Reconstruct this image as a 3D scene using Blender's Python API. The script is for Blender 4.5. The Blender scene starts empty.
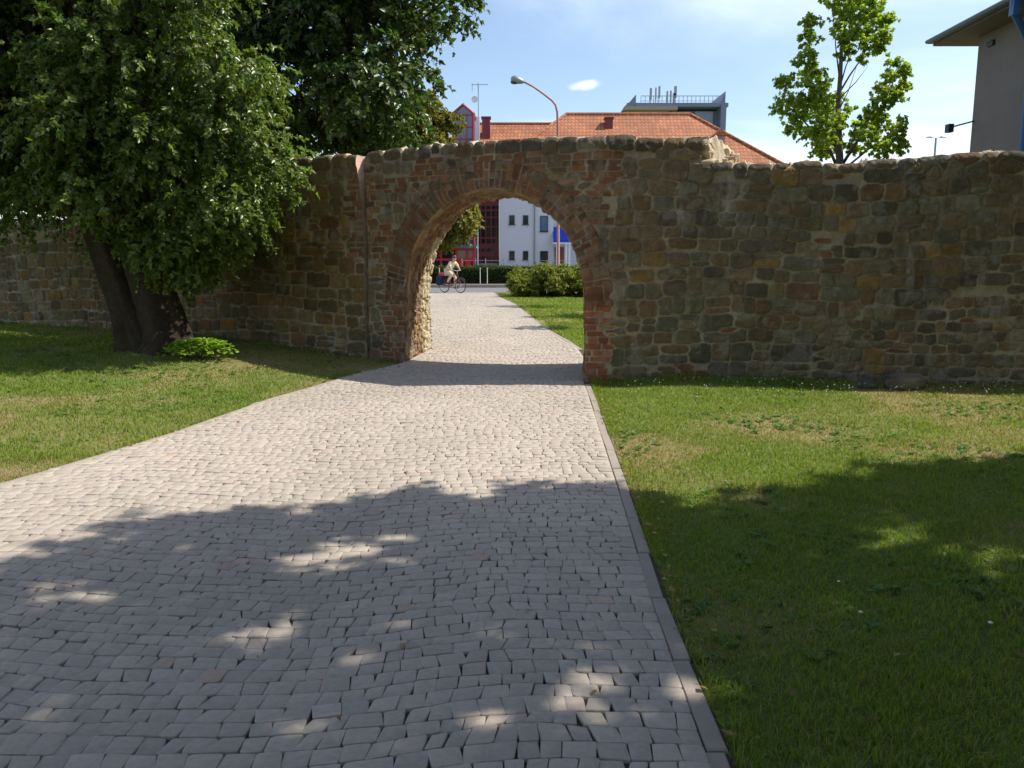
import bpy, bmesh, math, random
import numpy as np
from mathutils import Vector, Matrix

random.seed(7)
RNG = np.random.default_rng(11)
S = bpy.context.scene
COL = S.collection
R = math.radians
PITCH = R(8.74); CP = math.cos(PITCH); SP = math.sin(PITCH)
FPX = 800.0; CAMH = 1.6
SUNV = np.array([0.80, 0.10, 1.0]); SUNV = SUNV / np.linalg.norm(SUNV)

# ------------------------------------------------------------------ basics
def sstep(a, b, x):
    t = np.clip((np.asarray(x, float) - a) / (b - a), 0, 1)
    return t * t * (3 - 2 * t)

def hash2(ix, iy, seed):
    n = (ix.astype(np.int64) * 374761393 + iy.astype(np.int64) * 668265263 + seed * 1274126177) & 0x7fffffff
    n = ((n ^ (n >> 13)) * 1274126177) & 0x7fffffff
    n = (n ^ (n >> 16)) & 0xffff
    return n / 65535.0

def vnoise(x, y, seed=0):
    x = np.asarray(x, float); y = np.asarray(y, float)
    x, y = np.broadcast_arrays(x, y)
    ix = np.floor(x); iy = np.floor(y)
    fx = x - ix; fy = y - iy
    fx = fx * fx * (3 - 2 * fx); fy = fy * fy * (3 - 2 * fy)
    a = hash2(ix, iy, seed); b = hash2(ix + 1, iy, seed)
    c = hash2(ix, iy + 1, seed); d = hash2(ix + 1, iy + 1, seed)
    return (a * (1 - fx) + b * fx) * (1 - fy) + (c * (1 - fx) + d * fx) * fy

def fbm(x, y, seed=0, oct=4):
    s = 0; amp = 0.5; tot = 0
    for o in range(oct):
        s = s + amp * vnoise(np.asarray(x) * 2 ** o, np.asarray(y) * 2 ** o, seed + o * 17)
        tot += amp; amp *= 0.5
    return s / tot

def terrain(x, y):
    x = np.asarray(x, float); y = np.asarray(y, float)
    z = 0.13 * sstep(9.5, 13.5, y)
    z = z + 0.16 * sstep(-1.9, -6.0, x) * sstep(7.0, 13.5, y) * (1 - sstep(22, 30, y))
    z = z + 0.05 * np.exp(-((x + 4.9) ** 2 / 2.5 + (y - 12.0) ** 2 / 1.5))
    z = z + 0.05 * sstep(1.2, 2.2, x) * sstep(8.8, 10.3, y) * (1 - sstep(10.6, 12, y))
    return z

def ray(px, py):
    u = (px - 512) / FPX; v = (384 - py) / FPX
    return np.array([u, CP + SP * v, -SP + CP * v])

def PT(px, py, Y):
    d = ray(px, py)
    return np.array([0, 0, CAMH]) + d * (Y / d[1])

def GR(px, py):
    d = ray(px, py); t = 0.5
    for i in range(60):
        p = np.array([0, 0, CAMH]) + d * t
        h = float(p[2] - terrain(p[0], p[1]))
        if d[2] >= 0: break
        t += h / (-d[2]) * 0.9
    return np.array([0, 0, CAMH]) + d * t

# ------------------------------------------------------------------ materials
MATS = {}
def newmat(name):
    m = bpy.data.materials.new(name); m.use_nodes = True
    m.node_tree.nodes.clear(); MATS[name] = m
    return m, m.node_tree.nodes, m.node_tree.links

def mat_plain(name, col, rough=0.6, metal=0.0, var=0.15, scale=3.0, bump=0.0, bscale=30.0, spec=0.4):
    m, N, L = newmat(name)
    out = N.new('ShaderNodeOutputMaterial'); b = N.new('ShaderNodeBsdfPrincipled')
    b.inputs['Roughness'].default_value = rough; b.inputs['Metallic'].default_value = metal
    b.inputs['Specular IOR Level'].default_value = spec
    tc = N.new('ShaderNodeTexCoord'); nz = N.new('ShaderNodeTexNoise')
    nz.inputs['Scale'].default_value = scale; nz.inputs['Detail'].default_value = 6
    L.new(tc.outputs['Object'], nz.inputs['Vector'])
    mx = N.new('ShaderNodeMix'); mx.data_type = 'RGBA'
    lo = [c * (1 - var) for c in col]; hi = [min(1, c * (1 + var)) for c in col]
    mx.inputs['A'].default_value = (*lo, 1); mx.inputs['B'].default_value = (*hi, 1)
    L.new(nz.outputs['Fac'], mx.inputs['Factor']); L.new(mx.outputs['Result'], b.inputs['Base Color'])
    if bump:
        n2 = N.new('ShaderNodeTexNoise'); n2.inputs['Scale'].default_value = bscale; n2.inputs['Detail'].default_value = 6
        L.new(tc.outputs['Object'], n2.inputs['Vector'])
        bp = N.new('ShaderNodeBump'); bp.inputs['Strength'].default_value = bump; bp.inputs['Distance'].default_value = 0.02
        L.new(n2.outputs['Fac'], bp.inputs['Height']); L.new(bp.outputs['Normal'], b.inputs['Normal'])
    L.new(b.outputs['BSDF'], out.inputs['Surface'])
    return m

def mat_attr(name, rough=0.9, bump=0.3, bscale=60.0, var=0.25, vscale=25.0, spec=0.2, transl=0.0, gloss=None):
    """colour comes from the mesh's own colour attribute, broken up by noise"""
    m, N, L = newmat(name)
    out = N.new('ShaderNodeOutputMaterial'); b = N.new('ShaderNodeBsdfPrincipled')
    b.inputs['Roughness'].default_value = rough; b.inputs['Specular IOR Level'].default_value = spec
    at = N.new('ShaderNodeAttribute'); at.attribute_name = 'Col'
    src = at.outputs['Color']
    tc = N.new('ShaderNodeTexCoord')
    if var:
        nz = N.new('ShaderNodeTexNoise'); nz.inputs['Scale'].default_value = vscale; nz.inputs['Detail'].default_value = 8
        nz.inputs['Roughness'].default_value = 0.7
        L.new(tc.outputs['Object'], nz.inputs['Vector'])
        mr = N.new('ShaderNodeMapRange'); mr.inputs['From Min'].default_value = 0.25; mr.inputs['From Max'].default_value = 0.75
        mr.inputs['To Min'].default_value = 1 - var; mr.inputs['To Max'].default_value = 1 + var
        L.new(nz.outputs['Fac'], mr.inputs['Value'])
        vm = N.new('ShaderNodeVectorMath'); vm.operation = 'SCALE'
        L.new(src, vm.inputs[0]); L.new(mr.outputs['Result'], vm.inputs['Scale'])
        src = vm.outputs['Vector']
    L.new(src, b.inputs['Base Color'])
    if bump:
        n2 = N.new('ShaderNodeTexNoise'); n2.inputs['Scale'].default_value = bscale; n2.inputs['Detail'].default_value = 8
        n2.inputs['Roughness'].default_value = 0.65
        L.new(tc.outputs['Object'], n2.inputs['Vector'])
        bp = N.new('ShaderNodeBump'); bp.inputs['Strength'].default_value = bump; bp.inputs['Distance'].default_value = 0.02
        L.new(n2.outputs['Fac'], bp.inputs['Height']); L.new(bp.outputs['Normal'], b.inputs['Normal'])
    if transl:
        tr = N.new('ShaderNodeBsdfTranslucent')
        vm2 = N.new('ShaderNodeVectorMath'); vm2.operation = 'MULTIPLY'
        vm2.inputs[1].default_value = (1.15, 1.3, 0.55)
        L.new(src, vm2.inputs[0]); L.new(vm2.outputs['Vector'], tr.inputs['Color'])
        ms = N.new('ShaderNodeMixShader'); ms.inputs['Fac'].default_value = transl
        L.new(b.outputs['BSDF'], ms.inputs[1]); L.new(tr.outputs['BSDF'], ms.inputs[2])
        L.new(ms.outputs['Shader'], out.inputs['Surface'])
    else:
        L.new(b.outputs['BSDF'], out.inputs['Surface'])
    return m

mat_attr('masonry', rough=0.95, bump=0.8, bscale=42, var=0.32, vscale=45, spec=0.15)
mat_attr('setts', rough=0.75, bump=0.25, bscale=70, var=0.16, vscale=35, spec=0.3)
mat_attr('leaf', rough=0.34, bump=0, var=0, spec=0.5, transl=0.42)
mat_attr('leaf_bright', rough=0.4, bump=0, var=0, spec=0.4, transl=0.6)
mat_attr('leaf_dull', rough=0.6, bump=0, var=0, spec=0.3, transl=0.35)
mat_attr('grass', rough=0.6, bump=0, var=0, spec=0.25, transl=0.42)
mat_attr('soil', rough=1.0, bump=0.8, bscale=40, var=0.35, vscale=14, spec=0.1)
mat_attr('petal', rough=0.7, bump=0, var=0, spec=0.2, transl=0.2)
mat_attr('bark', rough=0.95, bump=0.9, bscale=22, var=0.4, vscale=16, spec=0.1)

def mat_rooftile(name, c1, c2, rows=3.0, cols=4.0):
    m, N, L = newmat(name)
    out = N.new('ShaderNodeOutputMaterial'); b = N.new('ShaderNodeBsdfPrincipled'); b.inputs['Roughness'].default_value = 0.8
    tc = N.new('ShaderNodeTexCoord')
    br = N.new('ShaderNodeTexBrick'); br.inputs['Scale'].default_value = 1.0
    br.inputs['Brick Width'].default_value = 0.33; br.inputs['Row Height'].default_value = 0.34
    br.inputs['Mortar Size'].default_value = 0.035; br.inputs['Mortar Smooth'].default_value = 0.6
    br.inputs['Color1'].default_value = (*c1, 1); br.inputs['Color2'].default_value = (*c2, 1)
    br.inputs['Mortar'].default_value = (c1[0] * 0.45, c1[1] * 0.4, c1[2] * 0.4, 1)
    mp = N.new('ShaderNodeCombineXYZ'); sx = N.new('ShaderNodeSeparateXYZ')
    L.new(tc.outputs['Object'], sx.inputs[0])
    ad = N.new('ShaderNodeMath'); ad.operation = 'MULTIPLY_ADD'
    L.new(sx.outputs['Y'], ad.inputs[0]); ad.inputs[1].default_value = 0.31; L.new(sx.outputs['X'], ad.inputs[2])
    L.new(ad.outputs[0], mp.inputs['X']); L.new(sx.outputs['Z'], mp.inputs['Y'])
    L.new(mp.outputs[0], br.inputs['Vector'])
    nz = N.new('ShaderNodeTexNoise'); nz.inputs['Scale'].default_value = 0.6; nz.inputs['Detail'].default_value = 8
    L.new(tc.outputs['Object'], nz.inputs['Vector'])
    mr = N.new('ShaderNodeMapRange'); mr.inputs['To Min'].default_value = 0.5; mr.inputs['To Max'].default_value = 1.45
    L.new(nz.outputs['Fac'], mr.inputs['Value'])
    vm = N.new('ShaderNodeVectorMath'); vm.operation = 'SCALE'
    L.new(br.outputs['Color'], vm.inputs[0]); L.new(mr.outputs['Result'], vm.inputs['Scale'])
    L.new(vm.outputs['Vector'], b.inputs['Base Color'])
    bp = N.new('ShaderNodeBump'); bp.inputs['Distance'].default_value = 0.06; bp.inputs['Strength'].default_value = 0.7
    iv = N.new('ShaderNodeMath'); iv.operation = 'SUBTRACT'; iv.inputs[0].default_value = 1
    L.new(br.outputs['Fac'], iv.inputs[1]); L.new(iv.outputs[0], bp.inputs['Height']); L.new(bp.outputs['Normal'], b.inputs['Normal'])
    L.new(b.outputs['BSDF'], out.inputs['Surface'])
    return m

mat_rooftile('roof_tile', (0.44, 0.17, 0.075), (0.33, 0.12, 0.055))
mat_plain('white_render', (0.66, 0.67, 0.70), 0.9, var=0.05, scale=0.8, bump=0.1)
mat_plain('plaster_grey', (0.205, 0.18, 0.18), 0.95, var=0.14, scale=1.2, bump=0.4, bscale=25)
mat_plain('red_paint', (0.34, 0.035, 0.06), 0.5, var=0.15)
mat_plain('bright_red', (0.62, 0.035, 0.06), 0.45, var=0.12)
mat_plain('dark_red', (0.17, 0.025, 0.035), 0.5, var=0.3, scale=1.5)
mat_plain('glass_dark', (0.025, 0.032, 0.04), 0.08, var=0.3, spec=0.8)
mat_plain('glass_blue', (0.10, 0.17, 0.30), 0.1, var=0.2, spec=0.8)
mat_plain('glass_violet', (0.10, 0.10, 0.20), 0.12, var=0.2, spec=0.8)
mat_plain('blue_fabric', (0.01, 0.06, 0.55), 0.7, var=0.1)
mat_plain('blue_metal', (0.05, 0.14, 0.34), 0.4, var=0.1)
mat_plain('white_paint', (0.78, 0.78, 0.77), 0.5, var=0.05)
mat_plain('grey_metal', (0.30, 0.31, 0.32), 0.45, metal=0.4, var=0.15)
mat_plain('dark_metal', (0.04, 0.045, 0.05), 0.4, metal=0.3, var=0.2)
mat_plain('slate_cladding', (0.15, 0.19, 0.27), 0.5, var=0.15)
mat_plain('beige_cladding', (0.33, 0.27, 0.22), 0.8, var=0.12)
mat_plain('rust_paint', (0.42, 0.22, 0.17), 0.6, var=0.25, scale=12)
mat_plain('teal_roof', (0.10, 0.20, 0.20), 0.6, var=0.15)
mat_plain('soffit_wood', (0.13, 0.10, 0.085), 0.8, var=0.1)
mat_plain('roof_sheet', (0.14, 0.17, 0.21), 0.45, var=0.12)
mat_plain('asphalt', (0.16, 0.16, 0.165), 0.9, var=0.2, scale=6, bump=0.3, bscale=80)
mat_plain('kerb_stone', (0.32, 0.28, 0.235), 0.9, var=0.2, scale=9, bump=0.3, bscale=60)
mat_plain('red_soil', (0.11, 0.065, 0.045), 1.0, var=0.4, scale=8, bump=0.5)
mat_plain('rubber', (0.02, 0.02, 0.02), 0.8)
mat_plain('skin', (0.55, 0.35, 0.26), 0.6, var=0.05)
mat_plain('cream_cloth', (0.72, 0.66, 0.44), 0.9, var=0.1, scale=9)
mat_plain('beige_cloth', (0.66, 0.56, 0.42), 0.9, var=0.1, scale=9)
mat_plain('hair', (0.10, 0.06, 0.03), 0.6, var=0.2)
mat_plain('navy_cloth', (0.02, 0.025, 0.08), 0.9, var=0.2)
mat_plain('pink_cloth', (0.50, 0.08, 0.13), 0.9, var=0.2)
mat_plain('bike_red', (0.22, 0.03, 0.03), 0.4)
mat_plain('brown_door', (0.22, 0.10, 0.06), 0.6, var=0.2)
mat_plain('core_dark', (0.02, 0.035, 0.012), 1.0, var=0.4)

# ------------------------------------------------------------------ object helpers
def tag(o, label=None, cat=None, group=None, kind=None):
    if label: o['label'] = label
    if cat: o['category'] = cat
    if group: o['group'] = group
    if kind: o['kind'] = kind
    return o

def empty(name, loc=(0, 0, 0), rz=0.0, label=None, cat=None, group=None):
    o = bpy.data.objects.new(name, None); COL.objects.link(o)
    o.empty_display_size = 0.3
    o.location = loc; o.rotation_euler = (0, 0, rz)
    return tag(o, label, cat, group)

def npmesh(name, V, F, mat, cols=None, smooth=False, parent=None):
    """V (n,3), F list of equal-size int arrays (m,k) (may mix tris and quads)"""
    if not isinstance(F, (list, tuple)): F = [F]
    F = [np.asarray(f, np.int32) for f in F if len(f)]
    me = bpy.data.meshes.new(name)
    V = np.asarray(V, np.float32)
    me.vertices.add(len(V)); me.vertices.foreach_set('co', V.ravel())
    lv = np.concatenate([f.ravel() for f in F])
    sizes = np.concatenate([np.full(len(f), f.shape[1], np.int32) for f in F])
    st = np.concatenate([[0], np.cumsum(sizes)[:-1]]).astype(np.int32)
    me.loops.add(len(lv)); me.loops.foreach_set('vertex_index', lv.astype(np.int32))
    me.polygons.add(len(sizes)); me.polygons.foreach_set('loop_start', st)
    if smooth: me.polygons.foreach_set('use_smooth', np.ones(len(sizes), bool))
    if cols is not None:
        a = me.color_attributes.new('Col', 'FLOAT_COLOR', 'POINT')
        c = np.ones((len(V), 4), np.float32); c[:, :3] = cols
        a.data.foreach_set('color', c.ravel())
    me.update(calc_edges=True); me.validate()
    me.materials.append(MATS[mat])
    o = bpy.data.objects.new(name, me); COL.objects.link(o)
    if parent: o.parent = parent
    return o

class MB:
    """collects boxes, tubes, discs; build() links them as ONE mesh object"""
    def __init__(s): s.v = []; s.f = []
    def box(s, c, d, rz=0.0, M=None):
        b = len(s.v); cx, cy, cz = c; dx, dy, dz = [q / 2 for q in d]
        cr, sr = math.cos(rz), math.sin(rz)
        for z in (-dz, dz):
            for x, y in ((-dx, -dy), (dx, -dy), (dx, dy), (-dx, dy)):
                s.v.append((cx + x * cr - y * sr, cy + x * sr + y * cr, cz + z))
        for q in ((0, 3, 2, 1), (4, 5, 6, 7), (0, 1, 5, 4), (1, 2, 6, 5), (2, 3, 7, 6), (3, 0, 4, 7)):
            s.f.append(tuple(b + i for i in q))
        return s
    def poly(s, pts, faces):
        b = len(s.v); s.v += [tuple(p) for p in pts]; s.f += [tuple(b + i for i in f) for f in faces]
        return s
    def tube(s, pts, rad, n=8, closed=False, cap=True):
        pts = [Vector(p) for p in pts]
        if not hasattr(rad, '__len__'): rad = [rad] * len(pts)
        b = len(s.v); m = len(pts); prev = None
        for i, p in enumerate(pts):
            if closed: t = pts[(i + 1) % m] - pts[i - 1]
            else: t = pts[min(i + 1, m - 1)] - pts[max(i - 1, 0)]
            t.normalize()
            if prev is None:
                a = Vector((0, 0, 1)) if abs(t.z) < 0.9 else Vector((1, 0, 0))
                e = t.cross(a).normalized()
            else:
                e = (prev - t * prev.dot(t)).normalized()
            prev = e; g = t.cross(e)
            for k in range(n):
                q = 2 * math.pi * k / n
                s.v.append(tuple(p + (e * math.cos(q) + g * math.sin(q)) * rad[i]))
        for i in range(m if closed else m - 1):
            j = (i + 1) % m
            for k in range(n):
                k2 = (k + 1) % n
                s.f.append((b + i * n + k, b + i * n + k2, b + j * n + k2, b + j * n + k))
        if cap and not closed:
            s.f.append(tuple(b + k for k in reversed(range(n))))
            s.f.append(tuple(b + (m - 1) * n + k for k in range(n)))
        return s
    def prism(s, prof, p0, ax, length):
        """2-D profile (list of (a,b)) in plane given by ax=(ea,eb,el), extruded by length"""
        ea, eb, el = [Vector(a) for a in ax]; p0 = Vector(p0); b = len(s.v); n = len(prof)
        for t in (0, length):
            for a, c in prof: s.v.append(tuple(p0 + ea * a + eb * c + el * t))
        s.f.append(tuple(b + i for i in range(n))); s.f.append(tuple(b + n + i for i in reversed(range(n))))
        for i in range(n):
            j = (i + 1) % n
            s.f.append((b + i, b + n + i, b + n + j, b + j))
        return s
    def sphere(s, c, r, nu=12, nv=8):
        b = len(s.v); r = r if hasattr(r, '__len__') else (r, r, r)
        for i in range(nv + 1):
            a = math.pi * i / nv
            for k in range(nu):
                q = 2 * math.pi * k / nu
                s.v.append((c[0] + r[0] * math.sin(a) * math.cos(q), c[1] + r[1] * math.sin(a) * math.sin(q), c[2] + r[2] * math.cos(a)))
        for i in range(nv):
            for k in range(nu):
                k2 = (k + 1) % nu
                s.f.append((b + i * nu + k, b + (i + 1) * nu + k, b + (i + 1) * nu + k2, b + i * nu + k2))
        return s
    def build(s, name, mat, parent=None, smooth=False, bevel=0, attr=None):
        me = bpy.data.meshes.new(name); me.from_pydata(s.v, [], s.f); me.validate()
        bm = bmesh.new(); bm.from_mesh(me); bmesh.ops.recalc_face_normals(bm, faces=bm.faces)
        if bevel:
            bmesh.ops.bevel(bm, geom=list(bm.edges), offset=bevel, segments=2, affect='EDGES', profile=0.5)
        bm.to_mesh(me); bm.free()
        if attr is not None:
            a = me.color_attributes.new('Col', 'FLOAT_COLOR', 'POINT'); n = len(me.vertices)
            c = np.ones((n, 4), np.float32)
            c[:, :3] = np.asarray(attr)[None, :] * (0.75 + 0.5 * RNG.random((n, 1)))
            a.data.foreach_set('color', c.ravel())
        if smooth:
            for p in me.polygons: p.use_smooth = True
        me.materials.append(MATS[mat] if isinstance(mat, str) else mat)
        o = bpy.data.objects.new(name, me); COL.objects.link(o)
        if parent: o.parent = parent
        return o

# ------------------------------------------------------------------ camera, sun, sky
cam = bpy.data.cameras.new('camera'); cam.sensor_width = 36; cam.lens = 36 * FPX / 1024
cam.clip_start = 0.05; cam.clip_end = 5000
camo = bpy.data.objects.new('camera', cam); COL.objects.link(camo)
camo.location = (0, 0, CAMH); camo.rotation_euler = (math.pi / 2 - PITCH, 0, 0)
S.camera = camo
sun = bpy.data.lights.new('sun', 'SUN'); sun.energy = 4.7; sun.angle = R(0.53); sun.color = (1.0, 0.93, 0.82)
suno = bpy.data.objects.new('sun', sun); COL.objects.link(suno); suno.location = (20, 5, 30)
suno.rotation_euler = Vector(-SUNV).to_track_quat('-Z', 'Y').to_euler()
EL = math.asin(SUNV[2]); AZ = math.atan2(SUNV[0], SUNV[1])

w = bpy.data.worlds.new('World'); S.world = w; w.use_nodes = True
N = w.node_tree.nodes; L = w.node_tree.links; N.clear()
wo = N.new('ShaderNodeOutputWorld'); bg = N.new('ShaderNodeBackground'); bg.inputs['Strength'].default_value = 0.15
sky = N.new('ShaderNodeTexSky'); sky.sky_type = 'NISHITA'; sky.sun_disc = False
sky.sun_elevation = EL; sky.sun_rotation = AZ; sky.altitude = 200; sky.air_density = 1.0; sky.dust_density = 1.2; sky.ozone_density = 1.0
tc = N.new('ShaderNodeTexCoord'); sep = N.new('ShaderNodeSeparateXYZ'); L.new(tc.outputs['Generated'], sep.inputs[0])
def mth(op, a, b=None, c=None):
    n = N.new('ShaderNodeMath'); n.operation = op
    for i, q in enumerate((a, b, c)):
        if q is None: continue
        if isinstance(q, (int, float)): n.inputs[i].default_value = q
        else: L.new(q, n.inputs[i])
    return n.outputs[0]
zz = mth('ADD', mth('MAXIMUM', sep.outputs['Z'], 0.0), 0.16)
cx = mth('DIVIDE', sep.outputs['X'], zz); cy = mth('DIVIDE', sep.outputs['Y'], zz)
cmb = N.new('ShaderNodeCombineXYZ'); L.new(mth('MULTIPLY', cx, 0.55), cmb.inputs[0]); L.new(cy, cmb.inputs[1]); cmb.inputs[2].default_value = 4.7
nz = N.new('ShaderNodeTexNoise'); nz.inputs['Scale'].default_value = 0.9; nz.inputs['Detail'].default_value = 9; nz.inputs['Roughness'].default_value = 0.55; nz.inputs['Distortion'].default_value = 0.5
L.new(cmb.outputs[0], nz.inputs['Vector'])
mr = N.new('ShaderNodeMapRange'); mr.interpolation_type = 'SMOOTHSTEP'
mr.inputs['From Min'].default_value = 0.40; mr.inputs['From Max'].default_value = 0.85; mr.inputs['To Max'].default_value = 0.75
L.new(nz.outputs['Fac'], mr.inputs['Value'])
# one small bright cloud
cd = ray(585, 85); cd = cd / np.linalg.norm(cd)
n3 = N.new('ShaderNodeTexNoise'); n3.inputs['Scale'].default_value = 38; n3.inputs['Detail'].default_value = 5
L.new(tc.outputs['Generated'], n3.inputs['Vector'])
ddx = mth('MULTIPLY', mth('SUBTRACT', sep.outputs['X'], float(cd[0])), 74.0)
ddz = mth('MULTIPLY', mth('SUBTRACT', sep.outputs['Z'], mth('MULTIPLY_ADD', mth('SUBTRACT', sep.outputs['X'], float(cd[0])), 0.12, float(cd[2]))), 215.0)
dd = mth('SQRT', mth('ADD', mth('MULTIPLY', ddx, ddx), mth('MULTIPLY', ddz, ddz)))
dd = mth('ADD', dd, mth('MULTIPLY', mth('SUBTRACT', n3.outputs['Fac'], 0.5), 2.0))
sm = N.new('ShaderNodeMapRange'); sm.interpolation_type = 'SMOOTHSTEP'
sm.inputs['From Min'].default_value = 1.5; sm.inputs['From Max'].default_value = 0.1; sm.inputs['To Max'].default_value = 0.55
L.new(dd, sm.inputs['Value'])
front = mth('GREATER_THAN', sep.outputs['Y'], 0.0)
cl = mth('MAXIMUM', mr.outputs['Result'], mth('MULTIPLY', sm.outputs['Result'], front))
mx = N.new('ShaderNodeMix'); mx.data_type = 'RGBA'
L.new(cl, mx.inputs['Factor']); L.new(sky.outputs['Color'], mx.inputs['A']); mx.inputs['B'].default_value = (9.2, 9.6, 10.2, 1)
L.new(mx.outputs['Result'], bg.inputs['Color']); L.new(bg.outputs['Background'], wo.inputs['Surface'])
S.view_settings.view_transform = 'Standard'; S.view_settings.look = 'None'
S.view_settings.gamma = 1; S.view_settings.exposure = 0.40; S.view_settings.use_curve_mapping = False
try: S.cycles.max_bounces = 8; S.cycles.transparent_max_bounces = 8
except Exception: pass
# ------------------------------------------------------------------ the old town wall
PAL_STONE = [((.165, .145, .105), 6), ((.175, .135, .088), 6), ((.24, .165, .075), 1.3), ((.115, .104, .082), 5),
             ((.20, .185, .145), 2), ((.165, .118, .084), 1.2), ((.19, .155, .11), 4), ((.14, .13, .105), 4)]
PAL_BRICK = [((.27, .11, .07), 5), ((.23, .095, .06), 4), ((.30, .15, .10), 2), ((.17, .08, .055), 2), ((.27, .18, .125), 1)]
PAL_DARKBRICK = [((.23, .115, .072), 5), ((.19, .10, .065), 4), ((.25, .14, .09), 3), ((.155, .10, .07), 3), ((.19, .15, .105), 2)]
MORTAR = np.array([.40, .34, .24])

def pick(pal, rng):
    wts = np.array([q[1] for q in pal], float); wts /= wts.sum()
    c = np.array(pal[rng.choice(len(pal), p=wts)][0])
    return c * (0.82 + 0.36 * rng.random()) * np.array([1.06, .99, .86]) * (1 + 0.08 * (rng.random(3) - 0.5))

def rubble_seeds(u0, u1, z0, ztop, rng, keep, size=1.0):
    out = []; z = z0
    rows = []
    while z < ztop - 0.1:
        h = rng.uniform(.16, .25) * size
        rows.append((z, h)); z += h
    for (z, h) in rows:
        u = u0 - rng.random() * .3
        while u < u1:
            wd = float(np.clip(rng.lognormal(math.log(.26), .30), .13, .50)) * size
            zc = z + h / 2 + 0.05 * math.sin(u * 1.3 + z) + rng.normal(0, .012)
            uc = u + wd / 2
            if keep(uc, zc):
                if h > .19 and rng.random() < .22:
                    f = rng.uniform(.4, .6)
                    for (a, b) in ((0, f), (f, 1)):
                        out.append((uc + rng.normal(0, .01), zc - h / 2 + h * (a + b) / 2, wd / 2, h * (b - a) / 2, 2.8, 0, *pick(PAL_STONE, rng)))
                else:
                    out.append((uc, zc, wd / 2, h / 2 * rng.uniform(.85, 1.1), rng.uniform(2.4, 4.5), 0, *pick(PAL_STONE, rng)))
            u += wd
    return out

def brick_seeds(u0, u1, z0, ztop, rng, keep, pal=PAL_BRICK, row=.08):
    out = []; z = z0
    while z < ztop:
        h = row * rng.uniform(.88, 1.12); u = u0 - rng.random() * .25
        while u < u1:
            wd = rng.choice([.27, .27, .14, .2]) * rng.uniform(.9, 1.1)
            uc = u + wd / 2; zc = z + h / 2 + 0.012 * math.sin(u * 2.1)
            if keep(uc, zc):
                out.append((uc, zc, wd / 2, h / 2, 6.0, 1, *pick(pal, rng)))
            u += wd
        z += h
    return out

def masonry(us, zs, seeds, rng, wa=0.022):
    nu, nz = len(us), len(zs)
    U, Z = np.meshgrid(us, zs, indexing='ij')
    wu = U + (fbm(U * 4, Z * 4, 3, 3) - .5) * wa * 2 + (vnoise(U * 22, Z * 22, 9) - .5) * .011
    wz = Z + (fbm(U * 4, Z * 4, 5, 3) - .5) * wa * 1.6 + (vnoise(U * 22, Z * 22, 12) - .5) * .009
    F1 = np.full((nu, nz), 9.0); F2 = np.full((nu, nz), 9.0); ID = np.full((nu, nz), -1)
    for i, s in enumerate(seeds):
        m = 2.3
        a = np.searchsorted(us, s[0] - m * s[2] - .03); b = np.searchsorted(us, s[0] + m * s[2] + .03)
        c = np.searchsorted(zs, s[1] - m * s[3] - .03); d = np.searchsorted(zs, s[1] + m * s[3] + .03)
        if a >= b or c >= d: continue
        kw = .28 if s[5] > .5 else 1.0
        du = np.abs(U[a:b, c:d] + kw * (wu[a:b, c:d] - U[a:b, c:d]) - s[0]) / s[2]; dz = np.abs(Z[a:b, c:d] + kw * (wz[a:b, c:d] - Z[a:b, c:d]) - s[1]) / s[3]
        D = (du ** s[4] + dz ** s[4]) ** (1 / s[4])
        f1 = F1[a:b, c:d]; f2 = F2[a:b, c:d]; idd = ID[a:b, c:d]
        nearer = D < f1
        F2[a:b, c:d] = np.where(nearer, f1, np.minimum(f2, D))
        idd[nearer] = i
        F1[a:b, c:d] = np.where(nearer, D, f1)
    SD = np.array(seeds); n = len(seeds)
    idc = np.clip(ID, 0, n - 1)
    e = np.minimum(F2 - F1, 2 * (1.12 - F1))
    sz = np.minimum(SD[idc, 2], SD[idc, 3])
    isb = SD[idc, 5]
    em = e * sz * 0.5                        # ~ metres from the joint
    jw = np.where(isb > .5, .0045, .0085) * (0.55 + 0.9 * fbm(U * 3, Z * 3, 31, 2))
    m = sstep(0.55, 1.15, em / jw)
    off = rng.normal(0, 1, n)[idc]; bul = rng.uniform(.4, 1.3, n)[idc]
    tilt = rng.normal(0, .05, (n, 2))[idc]
    rough = fbm(U * 18, Z * 18, 40, 4) - .5
    hs = (.014 + .0035 * off) + .009 * bul * sstep(0, .02, em) + rough * .026 + (fbm(U * 45, Z * 45, 43, 2) - .5) * .010 + tilt[..., 0] * (U - SD[idc, 0]) + tilt[..., 1] * (Z - SD[idc, 1])
    hb = (.007 + .003 * off) + .002 * sstep(0, .01, em) + rough * .010
    hm = rough * .014 + (fbm(U * 2.2, Z * 2.2, 51, 3) - .5) * .03 - .004
    H = np.where(isb > .5, hb, hs) * m + hm * (1 - m)
    col = SD[idc][..., 6:9]
    tone = (0.66 + 0.68 * fbm(U * 13, Z * 15, 60, 5))[..., None]
    col = col * tone
    lich = sstep(.60, .72, fbm(U * 6, Z * 6, 77, 4))[..., None]
    col = col * (1 - .35 * lich) + np.array([.33, .32, .27]) * .35 * lich
    mort = MORTAR * (0.55 + 0.65 * fbm(U * 7, Z * 7, 70, 4))[..., None]
    C = col * m[..., None] + mort * (1 - m[..., None])
    stain = (0.72 + 0.46 * fbm(U * .9 + 5, Z * .7, 80, 4))[..., None]
    # mineral run-off: pale vertical streaks
    strk = (sstep(.62, .8, fbm(U * 7, Z * .8, 91, 3)) * sstep(.45, .7, fbm(U * 1.1, Z * .6, 95, 2)))[..., None]
    C = C * stain
    C = C * (1 - .45 * strk) + np.array([.36, .35, .31]) * .45 * strk
    return U, Z, H, C

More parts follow.
